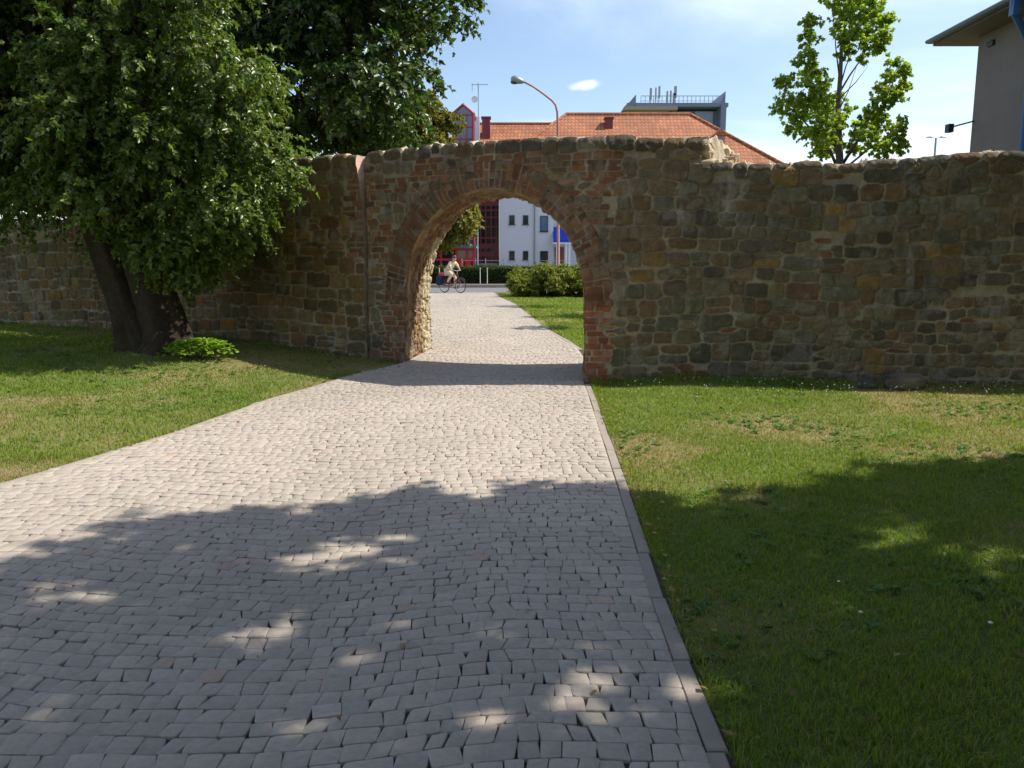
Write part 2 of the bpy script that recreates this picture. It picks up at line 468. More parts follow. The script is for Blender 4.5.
class Poly:
    """front line of a wall in plan: u (metres along it) -> point and outward (front) normal"""
    def __init__(s, pts):
        s.p = np.array(pts, float); d = np.diff(s.p, axis=0); s.l = np.hypot(d[:, 0], d[:, 1])
        s.c = np.concatenate([[0], np.cumsum(s.l)]); s.n = np.stack([d[:, 1], -d[:, 0]], 1) / s.l[:, None]
        s.L = s.c[-1]
    def pos(s, u):
        return np.stack([np.interp(u, s.c, s.p[:, 0]), np.interp(u, s.c, s.p[:, 1])], -1)
    def nor(s, u):
        mid = (s.c[:-1] + s.c[1:]) / 2
        nx = np.interp(u, mid, s.n[:, 0]); ny = np.interp(u, mid, s.n[:, 1])
        # sharpen: stay flat along a segment, turn only near the joints
        k = np.clip(np.searchsorted(s.c, u, side='right') - 1, 0, len(s.l) - 1)
        fx, fy = s.n[k, 0].copy(), s.n[k, 1].copy()
        for j in range(1, len(s.c) - 1):
            w_ = np.clip((u - s.c[j] + .25) / .5, 0, 1); sel = np.abs(u - s.c[j]) < .25
            fx = np.where(sel, s.n[j - 1, 0] * (1 - w_) + s.n[j, 0] * w_, fx); fy = np.where(sel, s.n[j - 1, 1] * (1 - w_) + s.n[j, 1] * w_, fy)
        q = np.hypot(fx, fy)
        return np.stack([fx / q, fy / q], -1)

def grid_faces(nu, nv, keep=None, off=0, flip=False):
    i, j = np.meshgrid(np.arange(nu - 1), np.arange(nv - 1), indexing='ij')
    a = off + i * nv + j
    q = np.stack([a, a + nv, a + nv + 1, a + 1], -1)
    if flip: q = q[..., ::-1]
    q = q.reshape(-1, 4)
    if keep is not None: q = q[keep.ravel()]
    return q

def build_wall(name, parent, poly, us, zs, seeds, topf, thick, rng, hole=None, snap=None, lean=None, paint=None):
    """topf(u,t) gives the height of the wall top; t in 0..1 from front to back"""
    U, Z, H, C = masonry(us, zs, seeds, rng)
    if paint is not None: C = paint(U, Z, C)
    top = topf(us, np.zeros_like(us))
    P = poly.pos(us); NN = poly.nor(us)
    wob = (fbm(U * .7, Z * .7, 101, 3) - .5) * .09
    Zc = np.minimum(Z, top[:, None])
    # the upper edge is worn round
    edge = np.clip((Zc - (top[:, None] - .07)) / .07, 0, 1)
    Hh = H + wob - .03 * edge ** 2 - .01 * edge
    if lean is not None: Hh = Hh + lean(U, Z)
    if snap is not None: Hh = Hh * snap(U, Z)
    X = P[:, 0][:, None] + NN[:, 0][:, None] * Hh; Y = P[:, 1][:, None] + NN[:, 1][:, None] * Hh
    V = np.stack([X, Y, Zc], -1).reshape(-1, 3); Cc = C.reshape(-1, 3)
    nu, nz = U.shape
    k = (Z[:-1, :-1] < np.maximum(top[:-1], top[1:])[:, None])
    if hole is not None:
        uc = (U[:-1, :-1] + U[1:, 1:]) / 2; zc = (Z[:-1, :-1] + Z[1:, 1:]) / 2
        k &= ~hole(uc, zc)
    F = [grid_faces(nu, nz, k)]
    # top
    nt = 70
    ts = np.linspace(0, 1, nt)
    TU, TT = np.meshgrid(us, ts, indexing='ij')
    tz = topf(TU, TT)
    rg = (fbm(TU * 9, TT * 9 * thick, 111, 4) - .5)
    bump = rg * (.08 + .16 * np.clip(np.abs(np.gradient(topf(TU, TT), axis=0)) / np.gradient(us)[:, None], 0, 1)) * sstep(0, .08, TT)
    stepz = np.abs(np.gradient(topf(TU, TT), axis=0)) / np.gradient(us)[:, None]
    tz = tz + bump
    dpt = TT * thick + .055 * (1 - sstep(0, .02, TT))*0
    e0 = Hh[np.arange(nu), np.minimum(np.searchsorted(zs, top), nz - 1)]
    dpt = dpt - e0[:, None] * (1 - TT)
    TX = P[:, 0][:, None] - NN[:, 0][:, None] * dpt + 0 * TT; TY = P[:, 1][:, None] - NN[:, 1][:, None] * dpt
    tC = np.array([.37, .315, .235]) * (0.55 + .75 * fbm(TU * 6, TT * 6, 120, 4))[..., None]
    bl = (np.clip(stepz * 1.2, 0, 1) * sstep(.0, .03, TT))[..., None]
    tC = tC * (1 - bl) + np.array([.62, .53, .39]) * (.6 + .7 * fbm(TU * 14, TT * 14, 121, 4))[..., None] * bl
    o = len(V)
    V = np.concatenate([V, np.stack([TX, TY, tz], -1).reshape(-1, 3)]); Cc = np.concatenate([Cc, tC.reshape(-1, 3)])
    F.append(grid_faces(nu, nt, None, o))
    # back face and ends: coarse grid
    st_ = 3 if hole is not None else 12
    ub = us[::st_] if us[-1] in us[::st_] else np.append(us[::st_], us[-1])
    nb = 90 if hole is not None else 14
    Pb = poly.pos(ub); Nb = poly.nor(ub); zb = np.linspace(0, 1, nb)
    tb = topf(ub, np.ones_like(ub)) + (fbm(ub * 9, np.full_like(ub, 9 * thick), 111, 4) - .5) * .08
    BZ = zs[0] + (tb[:, None] - zs[0]) * zb[None, :]
    BX = (Pb[:, 0] - Nb[:, 0] * thick)[:, None] + 0 * BZ; BY = (Pb[:, 1] - Nb[:, 1] * thick)[:, None] + 0 * BZ
    o = len(V)
    V = np.concatenate([V, np.stack([BX, BY, BZ], -1).reshape(-1, 3)])
    bc = np.array([.22, .18, .13]) * (0.6 + .8 * fbm(ub[:, None] * 3, BZ * 3, 130, 4))[..., None]
    Cc = np.concatenate([Cc, bc.reshape(-1, 3)])
    kb = None
    if hole is not None:
        uc = ((ub[:-1] + ub[1:]) / 2)[:, None] + 0 * BZ[:-1, :-1]; zc = (BZ[:-1, :-1] + BZ[1:, 1:]) / 2
        kb = ~hole(uc, zc, True)
    F.append(grid_faces(len(ub), nb, kb, o, True))
    for ue, fl in ((us[0], False), (us[-1], True)):
        n_ = 14; mz = 120
        t_ = np.linspace(0, 1, n_); z_ = np.linspace(0, 1, mz)
        tz_ = topf(np.full(n_, ue), t_) + (fbm(np.full(n_, ue * 9), t_ * 9 * thick, 111, 4) - .5) * .08 * sstep(0, .08, t_)
        EZ = zs[0] + (tz_[:, None] - zs[0]) * z_[None, :]
        p0 = poly.pos(np.array([ue]))[0]; n0 = poly.nor(np.array([ue]))[0]
        rr = (fbm(t_[:, None] * 6 * thick, EZ * 6, 140, 4) - .5) * .05 * sstep(0, .15, t_)[:, None] * (1 if ue == us[-1] else 0)
        tang = np.array([-n0[1], n0[0]])
        row = 0 if ue == us[0] else -1
        fr = np.interp(EZ[0], zs, Hh[row]); fr = np.where(EZ[0] > zs[-1], Hh[row, -1], fr)
        fr = np.interp(EZ[0], Zc[row][:max(2, int(np.searchsorted(zs, top[row])) + 1)], Hh[row][:max(2, int(np.searchsorted(zs, top[row])) + 1)])
        dep = t_[:, None] * thick - fr[None, :] * (1 - t_[:, None]) ** 3
        EX = p0[0] - n0[0] * dep + tang[0] * rr; EY = p0[1] - n0[1] * dep + tang[1] * rr
        o = len(V)
        V = np.concatenate([V, np.stack([EX, EY, EZ], -1).reshape(-1, 3)])
        pk = sstep(2.55, 2.9, EZ)[..., None]  # sunlight on the upper end painted in as a paler, pinker colour
        ec = (np.array([.72, .50, .40]) * pk + np.array([.27, .225, .16]) * (1 - pk)) * (0.6 + .75 * fbm(t_[:, None] * 9, EZ * 9, 150, 4))[..., None]
        Cc = np.concatenate([Cc, ec.reshape(-1, 3)])
        F.append(grid_faces(n_, mz, None, o, fl))
    return npmesh(name, V, F, 'masonry', Cc, smooth=True, parent=parent)

WALL = empty('stone_wall', (0.95, 10.38, 0), 0, 'old rubble stone town wall with a brick arched gateway across the path', 'wall')
WALLORG = np.array([0.95, 10.38, 0.0])

JL = np.array([-1.60, 11.90]); JR = np.array([0.95, 10.38])
ge = (JR - JL) / np.linalg.norm(JR - JL); gn = np.array([ge[1], -ge[0]])
HALF = np.linalg.norm(JR - JL) / 2
main = Poly([(-2.20, 12.258), (-1.60, 11.90), (0.95, 10.38), (2.38, 10.44), (6.4, 9.93), (14.0, 8.9)])
uL = main.c[1]; uR = main.c[2]; uBreak = main.c[3]; uMid = (uL + uR) / 2
SPRING = 1.02; RISE = 1.56
THICK = 1.31
rw = np.random.default_rng(5)

def brickzone(u, z):
    n = (float(vnoise(u * 3.1, z * 3.1, 201)) - .5)
    if uR - .1 <= u < uR + .36 + .16 * n and z < 1.42 + .1 * n: return True      # red pier on the right
    if uL - .42 + .25 * n < u <= uL + .1 and z < 1.75: return True           # left jamb
    if uR <= u < uR + .34 + .3 * n and 1.3 < z < 2.75: return n > -.18
    if u < uR + .4 and z > 1.6: return (float(fbm(u * 1.6, z * 4.5, 205, 2)) > .50)
    return float(fbm(u * .9, z * 2.2, 207, 2)) > .78
seeds = []
TOPROW = .20
ujoint = [0.0]
while ujoint[-1] < main.L: ujoint.append(ujoint[-1] + rw.uniform(.17, .40))
ujoint = np.array(ujoint); uoff = rw.normal(0, .013, len(ujoint)); upre = rw.random(len(ujoint))
def basetop(u, t):
    raised = 3.185 + .03 * np.sin(u * 1.1)
    low = 2.80 + .10 * sstep(uBreak, uBreak + 4.2, u) + .025 * np.sin(u * 2.3 + 1)
    brk = uBreak + .01 + .02 * np.sin(t * 9) + .30 * sstep(.04, .5, t) + .09 * (fbm(t * 7, u * 0 + 3.3, 221, 3) - .5) * sstep(0.02, .15, t)
    wid = .03 + .34 * sstep(.02, .4, t)
    k = sstep(0, 1, (u - brk) / wid)
    k = np.clip(k + (fbm(u * 12, t * 9, 223, 3) - .5) * 1.1 * k * (1 - k) * 4 * sstep(.02, .2, t), 0, 1)
    return raised * (1 - k) + low * k
def topmain(u, t):
    k = np.clip(np.searchsorted(ujoint, u) - 1, 0, len(ujoint) - 2)
    d = np.minimum(np.abs(u - ujoint[k]), np.abs(ujoint[k + 1] - u))
    notch = np.exp(-(d / .018) ** 2) * .035 * (upre[k] > .25) * (1 - sstep(.05, .22, t))
    rd = .012 * np.exp(-(d / .06) ** 2) * (1 - sstep(.1, .4, t))
    return basetop(u, t) + uoff[k] * (1 - .7 * t) - notch - rd + (fbm(u * 5, t * 5, 231, 3) - .5) * .035

TH = np.where(ujoint > uBreak, rw.uniform(.5, 1.05, len(ujoint)), rw.uniform(.75, 1.15, len(ujoint)))
# coping course: one seed per block
for i in range(len(ujoint) - 1):
    uc = (ujoint[i] + ujoint[i + 1]) / 2; tz = float(topmain(np.array([uc]), np.zeros(1))[0])
    seeds.append((uc, tz - TOPROW * TH[i] / 2 + .02, (ujoint[i + 1] - ujoint[i]) / 2, TOPROW * TH[i] / 2 + .02, 5.0, 0, *(pick(PAL_STONE, rw) * .85)))
def below_top(u, z): return z < float(basetop(np.array([u]), np.zeros(1))[0]) - (.15 if u > uBreak else .2)
def is_small(u, z): return u > uBreak + 1.6 and z < 1.25 - .2 * abs(u - uBreak - 3.5)
seeds += rubble_seeds(-.3, main.L, -.3, 3.2, rw, lambda u, z: below_top(u, z) and not brickzone(u, z) and not is_small(u, z) and not (u < uR + .3 and z > 1.6))
seeds += rubble_seeds(uBreak + 1.2, main.L, -.3, 1.3, rw, lambda u, z: is_small(u, z), size=.72)
seeds += rubble_seeds(-.3, uR + .35, 1.55, 3.2, rw, lambda u, z: below_top(u, z) and u < uR + .3 and z > 1.6 and not brickzone(u, z), size=.72)
seeds += brick_seeds(-.3, uR + 1.2, -.3, 3.1, rw, lambda u, z: below_top(u, z) and brickzone(u, z) and not (uR - .1 <= u < uR + .6 and z < 1.45), pal=PAL_DARKBRICK)
seeds += brick_seeds(uR - .1, uR + .7, -.3, 1.45, rw, lambda u, z: brickzone(u, z) and uR - .1 <= u < uR + .6, pal=PAL_BRICK)
seeds += brick_seeds(uR + 1.2, main.L, -.3, 2.9, rw, lambda u, z: below_top(u, z) and brickzone(u, z), pal=PAL_DARKBRICK)

# broken end of the raised stretch: rough blocks of core masonry exposed to the sun
def broken_end():
    rb = np.random.default_rng(15); Vs = []; Fs = []; Cs = []; off = 0
    bm = bmesh.new(); bmesh.ops.create_icosphere(bm, subdivisions=3, radius=1)
    P0 = np.array([v.co[:] for v in bm.verts]); F0 = np.array([[v.index for v in f.verts] for f in bm.faces]); bm.free()
    P0 = np.sign(P0) * np.abs(P0) ** .45
    tang = main.p[4] - main.p[3]; tang = tang / np.linalg.norm(tang); nn = np.array([tang[1], -tang[0]])
    for i in range(64):
        t = rb.uniform(.05, .95); k = rb.random()
        brk = .02 + .26 * float(sstep(.04, .5, t)); wid = .05 + .30 * float(sstep(.02, .4, t))
        u = brk + wid * k; z = 3.17 - .36 * k - .03
        r = rb.uniform(.035, .085) * np.array([rb.uniform(.8, 1.5), rb.uniform(.8, 1.5), rb.uniform(.55, .9)])
        a = rb.normal(0, .35); n = fbm(P0[:, 0] * 2 + i, P0[:, 1] * 2 + P0[:, 2] * 1.7, 800 + i, 3)
        q = P0 * (.7 + .5 * n)[:, None] * r
        q = np.stack([q[:, 0] * math.cos(a) - q[:, 1] * math.sin(a), q[:, 0] * math.sin(a) + q[:, 1] * math.cos(a), q[:, 2] + q[:, 0] * rb.normal(0, .25)], 1)
        c0 = main.p[3] + tang * u - nn * (t * THICK)
        Vs.append(q @ np.array([[tang[0], tang[1], 0], [-nn[0], -nn[1], 0], [0, 0, 1]]) + np.array([c0[0], c0[1], z])); Fs.append(F0 + off); off += len(q)
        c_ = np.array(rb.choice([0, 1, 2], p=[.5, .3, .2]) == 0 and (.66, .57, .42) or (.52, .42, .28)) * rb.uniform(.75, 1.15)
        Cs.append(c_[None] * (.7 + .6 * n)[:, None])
    return npmesh('broken_masonry', np.concatenate(Vs), [np.concatenate(Fs)], 'masonry', np.concatenate(Cs), smooth=False)
bend = broken_end(); bend['label'] = 'pale broken core masonry lit by the sun at the step'
def jitz(z): return .014 * np.sign(np.sin(z * 2 * np.pi / .162)) * (vnoise(z * 6.2, z * 0, 301)) + .02 * (vnoise(z * 1.7, z * 0 + 5, 303) - .5)
RO = .17
def hole(u, z, back=False):
    x = np.abs(u - uMid); ro = 0.0 if back else RO
    # the passage runs askew: the back mouth sits further right in plan
    if back: x = np.abs(u - uMid + .538); ro = .06
    if back: return ((x < HALF + .06) & (z < SPRING)) | ((z >= SPRING) & ((x / (HALF + ro)) ** 2 + ((z - SPRING) / (RISE + ro)) ** 2 < 1))
    low = (x < HALF) & (z < SPRING)
    arc = (z >= SPRING) & ((x / (HALF + ro)) ** 2 + ((z - SPRING) / (RISE + ro)) ** 2 < 1)
    return low | arc
def snapf(U, Z):
    d = np.minimum(np.abs(U - uL), np.abs(U - uR))
    inz = (Z < SPRING + .3)
    return np.where(inz, sstep(0, .035, d), 1.0)
def limewash(U, Z, C):
    # worn white paint on the red pier, and pale lime run-off under the broken step
    a = np.exp(-(((U - uR - .17) / .15) ** 4 + ((Z - 1.10) / .06) ** 4)) * sstep(.32, .48, fbm(U * 16, Z * 20, 331, 3))
    b = np.clip(np.exp(-(((U - uBreak - .05) / .38) ** 4 + ((Z - 2.45) / .34) ** 4)) * sstep(.46, .72, fbm(U * 8, Z * 1.6, 333, 3)), 0, 1) * .6
    k = np.clip(a * .85 + b, 0, 1)[..., None]
    return C * (1 - k) + np.array([.52, .49, .44]) * k
us = np.concatenate([np.arange(0, main.c[4] + .9, .0135), np.arange(main.c[4] + .92, main.L, .05)])
for q in (uL, uR): us[np.argmin(np.abs(us - q))] = q
zs = np.arange(-.3, 3.36, .0132)
build_wall('masonry_face', None, main, us, zs, seeds, topmain, THICK, rw, hole, snapf, paint=limewash)
wf = bpy.data.objects['masonry_face']

# vault (soffit and both reveals), seen from inside the passage
DV = np.array([.22, 1.42]); DL = float(np.hypot(*DV))
def profile(n_side=110, n_arc=240):
    pts = []
    for k in range(n_side): pts.append((-HALF, -.25 + (SPRING + .25) * k / n_side))
    for k in range(n_arc + 1):
        a = math.pi - math.pi * k / n_arc
        pts.append((HALF * math.cos(a), SPRING + RISE * math.sin(a)))
    for k in range(n_side): pts.append((HALF, SPRING - (SPRING + .25) * (k + 1) / n_side))
    return np.array(pts)
PR = profile()
ds = np.hypot(*np.diff(PR, axis=0).T); ss = np.concatenate([[0], np.cumsum(ds)])
tg = np.gradient(PR, axis=0); tg /= np.linalg.norm(tg, axis=1)[:, None]
nin = np.stack([tg[:, 1], -tg[:, 0]], 1)          # inward (towards the opening)
dv = np.linspace(0, DL, 130)
VP = [((.30, .19, .11), 3), ((.24, .14, .09), 3), ((.33, .24, .15), 3), ((.22, .16, .11), 2)]
vs = brick_seeds(0, ss[-1], -.02, .3, rw, lambda u, z: True, pal=VP, row=.12)
PS_ = PAL_STONE; PAL_STONE = VP
vs += rubble_seeds(0, ss[-1], .3, DL + .05, rw, lambda u, z: not (z > .95 and (u < 1.9)), size=.52)
PAL_STONE = PS_
vs += rubble_seeds(0, 1.9, .95, DL + .05, rw, lambda u, z: True, size=.62)
PUS = ss.copy()
PUS[1:] = np.maximum(PUS[1:], PUS[:-1] + 1e-4)
U_, Z_, H_, C_ = masonry(PUS, dv, vs, rw, wa=.012)
litm = sstep(.8, 1.05, Z_ + .2 * (fbm(U_ * 3, Z_ * 3, 311, 3) - .5)) * (U_ < 2.3)  # sunlit back of the left reveal: its brightness is painted into the colour
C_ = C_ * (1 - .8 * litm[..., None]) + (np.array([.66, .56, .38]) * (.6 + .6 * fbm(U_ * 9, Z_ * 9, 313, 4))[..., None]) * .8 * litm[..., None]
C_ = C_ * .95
edge = sstep(0, .03, Z_)
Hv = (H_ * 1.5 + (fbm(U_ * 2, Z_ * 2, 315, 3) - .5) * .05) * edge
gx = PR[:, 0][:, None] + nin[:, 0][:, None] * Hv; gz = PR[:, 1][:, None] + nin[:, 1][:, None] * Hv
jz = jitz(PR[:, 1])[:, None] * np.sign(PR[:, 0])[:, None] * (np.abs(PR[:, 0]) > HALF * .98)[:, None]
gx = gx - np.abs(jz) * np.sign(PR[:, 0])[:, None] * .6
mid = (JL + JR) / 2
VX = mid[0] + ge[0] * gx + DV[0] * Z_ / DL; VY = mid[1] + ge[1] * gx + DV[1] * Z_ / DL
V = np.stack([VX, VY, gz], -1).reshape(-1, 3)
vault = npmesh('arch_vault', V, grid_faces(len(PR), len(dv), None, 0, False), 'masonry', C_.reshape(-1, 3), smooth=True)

# arch ring of brick voussoirs, standing a little proud of the face
nA = 330
aa = np.linspace(0, 1, nA)
AP = []
arcpts = np.array([(HALF * math.cos(math.pi - math.pi * q), SPRING + RISE * math.sin(math.pi - math.pi * q)) for q in np.linspace(0, 1, 900)])
al = np.concatenate([[0], np.cumsum(np.hypot(*np.diff(arcpts, axis=0).T))]); AL = al[-1]
sa = np.linspace(0, AL, nA)
AP = np.stack([np.interp(sa, al, arcpts[:, 0]), np.interp(sa, al, arcpts[:, 1])], 1)
tga = np.gradient(AP, axis=0); tga /= np.linalg.norm(tga, axis=1)[:, None]; no = np.stack([-tga[:, 1], tga[:, 0]], 1)
RW = .40
rr = np.linspace(0, RW, 38)
rs = []
s_ = 0
while s_ < AL:
    wd = rw.uniform(.066, .092)
    if rw.random() < .55:
        rs.append((s_ + wd / 2, .12, wd / 2, .12, 6, 1, *pick(PAL_DARKBRICK, rw))); rs.append((s_ + wd / 2, .31, wd / 2, .07, 6, 1, *pick(PAL_DARKBRICK, rw)))
    else:
        rs.append((s_ + wd / 2, .065, wd / 2, .065, 6, 1, *pick(PAL_DARKBRICK, rw))); rs.append((s_ + wd / 2, .255, wd / 2, .125, 6, 1, *pick(PAL_DARKBRICK, rw)))
    s_ += wd
U_, Z_, H_, C_ = masonry(sa, rr, rs, rw, wa=.012)
H2 = (.012 + H_ * 1.2) * sstep(0, .03, Z_) * (1 - sstep(RW - .05 - .05 * vnoise(U_ * 8, U_ * 0, 401), RW, Z_)) - .035 * sstep(RW - .06, RW, Z_)
ax_ = AP[:, 0][:, None] + no[:, 0][:, None] * Z_; az_ = AP[:, 1][:, None] + no[:, 1][:, None] * Z_
wobr = (fbm((ax_ + uMid) * .7, az_ * .7, 101, 3) - .5) * .09 * sstep(0, .1, Z_)
H2 = H2 + wobr
uu = (uMid + ax_).ravel(); pp = main.pos(uu).reshape(*ax_.shape, 2); qq = main.nor(uu).reshape(*ax_.shape, 2)
qq = np.where((Z_ < .08)[..., None], gn, qq)
VX = pp[..., 0] + qq[..., 0] * H2; VY = pp[..., 1] + qq[..., 1] * H2
ring = npmesh('arch_ring', np.stack([VX, VY, az_], -1).reshape(-1, 3), grid_faces(nA, len(rr), None, 0, True), 'masonry', (C_ * .85).reshape(-1, 3), smooth=True)

# the long receding stretch on the left, standing 0.18 m proud of the gateway
oL = np.array([-.512, -.859]) * .055
lp = [(-17.5, 20.9), (-11.2, 17.2), (-5.6, 14.15), (-2.215, 12.262)]
lp = [(a + oL[0], b + oL[1]) for a, b in lp]
left = Poly(lp)
rl = np.random.default_rng(9)
def basel(u): return 3.15 - .78 * sstep(left.L - 3.2, left.L - 8.5, u) - .25 * sstep(left.L - 9, left.L - 14, u)
ujl = [0.0]
while ujl[-1] < left.L: ujl.append(ujl[-1] + rl.uniform(.2, .5))
ujl = np.array(ujl); uol = rl.normal(0, .018, len(ujl))
def topleft(u, t):
    k = np.clip(np.searchsorted(ujl, u) - 1, 0, len(ujl) - 2); d = np.minimum(np.abs(u - ujl[k]), np.abs(ujl[k + 1] - u))
    far = sstep(left.L - 5, left.L - 8, u)
    return basel(u) + uol[k] * (1 - t) * (1 + 2 * far) - .03 * np.exp(-(d / .03) ** 2) * (1 - sstep(.05, .2, t)) + (fbm(u * 3, t * 3, 233, 4) - .5) * (.05 + .22 * far)
def bz2(u, z):
    n = float(vnoise(u * 3.1, z * 3.1, 211)) - .5
    return u > left.L - .30 + .2 * n and 1.55 < z < 3.0
ls = []
for i in range(len(ujl) - 1):
    uc = (ujl[i] + ujl[i + 1]) / 2; tz = float(basel(np.array([uc]))[0])
    ls.append((uc, tz - .08, (ujl[i + 1] - ujl[i]) / 2, .11, 4.5, 0, *(pick(PAL_STONE, rl) * .8)))
def btl(u, z): return z < float(basel(np.array([u]))[0]) - .2
WARM = np.array([1.08, .95, .70])
tmp = rubble_seeds(-.2, left.L + .1, -.2, 3.1, rl, lambda u, z: btl(u, z) and not bz2(u, z), size=1.1)
ls += [tuple(list(q[:6]) + list(np.array(q[6:9]) * WARM)) for q in tmp]
ls += brick_seeds(left.L - .7, left.L + .1, 1.4, 3.1, rl, lambda u, z: bz2(u, z) and btl(u, z), pal=PAL_DARKBRICK)
usl = np.concatenate([np.arange(0, left.L - 10, .035), np.arange(left.L - 10, left.L + .001, .02)])
zsl = np.arange(-.2, 3.36, .02)
lo = build_wall('masonry_face', None, left, usl, zsl, ls, topleft, THICK, rl, lean=lambda U, Z: .08 * sstep(2.45, 3.1, Z) * sstep(left.L - 2.5, left.L, U))
lo['label'] = 'yellowish rubble stretch receding behind the tree'
for o in (wf, vault, ring, lo, bend):
    o.parent = WALL; o.matrix_parent_inverse = Matrix.Translation(Vector(-WALLORG))

# loose stones fallen at the foot of the wall
def rock(name, c, r, seed, label, col=(.24, .22, .18)):
    bm = bmesh.new(); bmesh.ops.create_icosphere(bm, subdivisions=4, radius=1)
    pts = np.array([v.co[:] for v in bm.verts])
    n = fbm(pts[:, 0] * 1.3 + seed, pts[:, 1] * 1.3 + pts[:, 2] * 1.7, 500 + seed, 4)
    q = np.sign(pts) * np.abs(pts) ** .75
    q = q * (0.6 + .75 * n)[:, None]
    for v, p in zip(bm.verts, q): v.co = (p[0] * r[0], p[1] * r[1], p[2] * r[2])
    me = bpy.data.meshes.new(name); bm.to_mesh(me); bm.free()
    a = me.color_attributes.new('Col', 'FLOAT_COLOR', 'POINT'); cc = np.ones((len(pts), 4), np.float32)
    cc[:, :3] = np.array(col)[None] * (.6 + .8 * n)[:, None]; a.data.foreach_set('color', cc.ravel())
    for p in me.polygons: p.use_smooth = True
    me.materials.append(MATS['masonry'])
    o = bpy.data.objects.new(name, me); COL.objects.link(o); o.location = c
    return tag(o, label, 'rock')
p = PT(905, 381, 9.78); rock('rock', (p[0], p[1], float(terrain(p[0], p[1])) + .06), (.26, .14, .13), 1, 'flat broken stone lying on the grass against the wall foot', (.15, .13, .10))
p = PT(868, 381, 9.83); rock('rock', (p[0], p[1], float(terrain(p[0], p[1])) + .02), (.12, .10, .10), 4, 'small dark stone in the shade left of the flat broken stone', (.10, .09, .075))
# ------------------------------------------------------------------ ground, path, road
def build_sheet(name, xs, ys, zf, mat, colf, kind='structure', keepf=None):
    X, Y = np.meshgrid(xs, ys, indexing='ij')
    V = np.stack([X, Y, zf(X, Y)], -1).reshape(-1, 3)
    k = None
    o = npmesh(name, V, grid_faces(len(xs), len(ys)), mat, colf(X, Y).reshape(-1, 3), smooth=True)
    return tag(o, kind=kind)

gx = np.unique(np.concatenate([np.linspace(-900, -30, 25), np.arange(-30, 30.1, .4), np.linspace(30, 900, 25)]))
gy = np.unique(np.concatenate([np.linspace(-120, -6, 12), np.arange(-6, 56, .3), np.linspace(56, 1500, 30)]))
def dryness(x, y):
    d = sstep(.46, .70, fbm(np.asarray(x) * .9 + 3, np.asarray(y) * .9, 610, 4))
    d = d + 1.0 * np.exp(-((x - 2.6) ** 2 / .6 + (y - 7.6) ** 2 / .5)) + .8 * np.exp(-((x + 3.4) ** 2 / 1.6 + (y - 12.0) ** 2 / 1.0)) + .7 * np.exp(-((x - 4.8) ** 2 / 1.5 + (y - 8.6) ** 2 / .5))
    d = d + .5 * np.exp(-((x + 4.6) ** 2 / 1.5 + (y - 7.6) ** 2 / .8))
    return np.clip(d, 0, 1)
def gcol(X, Y):
    d = dryness(X, Y)[..., None]
    return np.array([.13, .17, .045]) * (1 - d) + np.array([.27, .21, .11]) * d
build_sheet('ground', gx, gy, terrain, 'soil', gcol)

# outline of the path, from the places where its edges meet the ground
re_ = [GR(736, 768), GR(668, 600), GR(637, 510), GR(594, 392)]
k = (re_[0] - re_[2]) / (re_[0][1] - re_[2][1])
REDGE = [re_[0] + k * (-6 - re_[0][1])] + re_ + [np.array([1.02, 10.3, 0]), np.array([1.2, 12.2, 0]), GR(582, 349), GR(545, 327.5), GR(533, 318), GR(517, 305), GR(499, 296.5), GR(496, 293)]
le_ = [GR(0, 487), GR(176, 434), GR(273, 399), GR(359, 374), GR(392, 367)]
k2 = (le_[0] - le_[1]) / (le_[0][1] - le_[1][1])
LEDGE = [le_[0] + k2 * (-6 - le_[0][1])] + le_ + [np.array([-1.62, 11.95, 0]), np.array([-1.40, 13.35, 0]), np.array([-1.75, 17, 0]), np.array([-2.7, 26, 0]), np.array([-5.2, 38.5, 0])]
REDGE = np.array(REDGE); LEDGE = np.array(LEDGE)
def xR(y): return np.interp(y, REDGE[:, 1], REDGE[:, 0])
def xL(y): return np.interp(y, LEDGE[:, 1], LEDGE[:, 0])
YEND = 37.6
ys = np.arange(-5, YEND, .25); ts = np.linspace(0, 1, 30)
T, Y = np.meshgrid(ts, ys, indexing='ij'); X = xL(Y) * (1 - T) + (xR(Y) + .0) * T
tag(npmesh('path', np.stack([X, Y, terrain(X, Y) + .006], -1).reshape(-1, 3), grid_faces(len(ts), len(ys)), 'soil', np.full((X.size, 3), 1.0) * np.array([.10, .085, .065])), kind='structure')

rp = np.random.default_rng(21)
def arc(x, y):
    return .095 * np.sin(x * 2.0 + .6 + .25 * np.sin(y * .4)) + .018 * np.sin(x * 5.1 + y * .7)
stones = []
row = .091
for ki in range(int(-4 / row), int((YEND + .3) / row)):
    y0 = ki * row
    if y0 > 24: wmul = 1.0
    xa, xb = float(xL(y0)) - .25, float(xR(y0)) - .02
    if y0 < -3.4: continue
    n = int((xb - xa) / .085) + 2
    w_ = rp.uniform(.066, .114, n); e = xa + np.concatenate([[0], np.cumsum(w_)]) + rp.uniform(-.06, 0)
    e = np.append(e[e < xb - .12], xb + .02); n = len(e) - 1
    stones.append(np.stack([e[:-1], e[1:], np.full(n, y0), np.full(n, y0 + row)], 1))
ST = np.concatenate(stones)
jr = lambda s: rp.normal(0, s, len(ST))
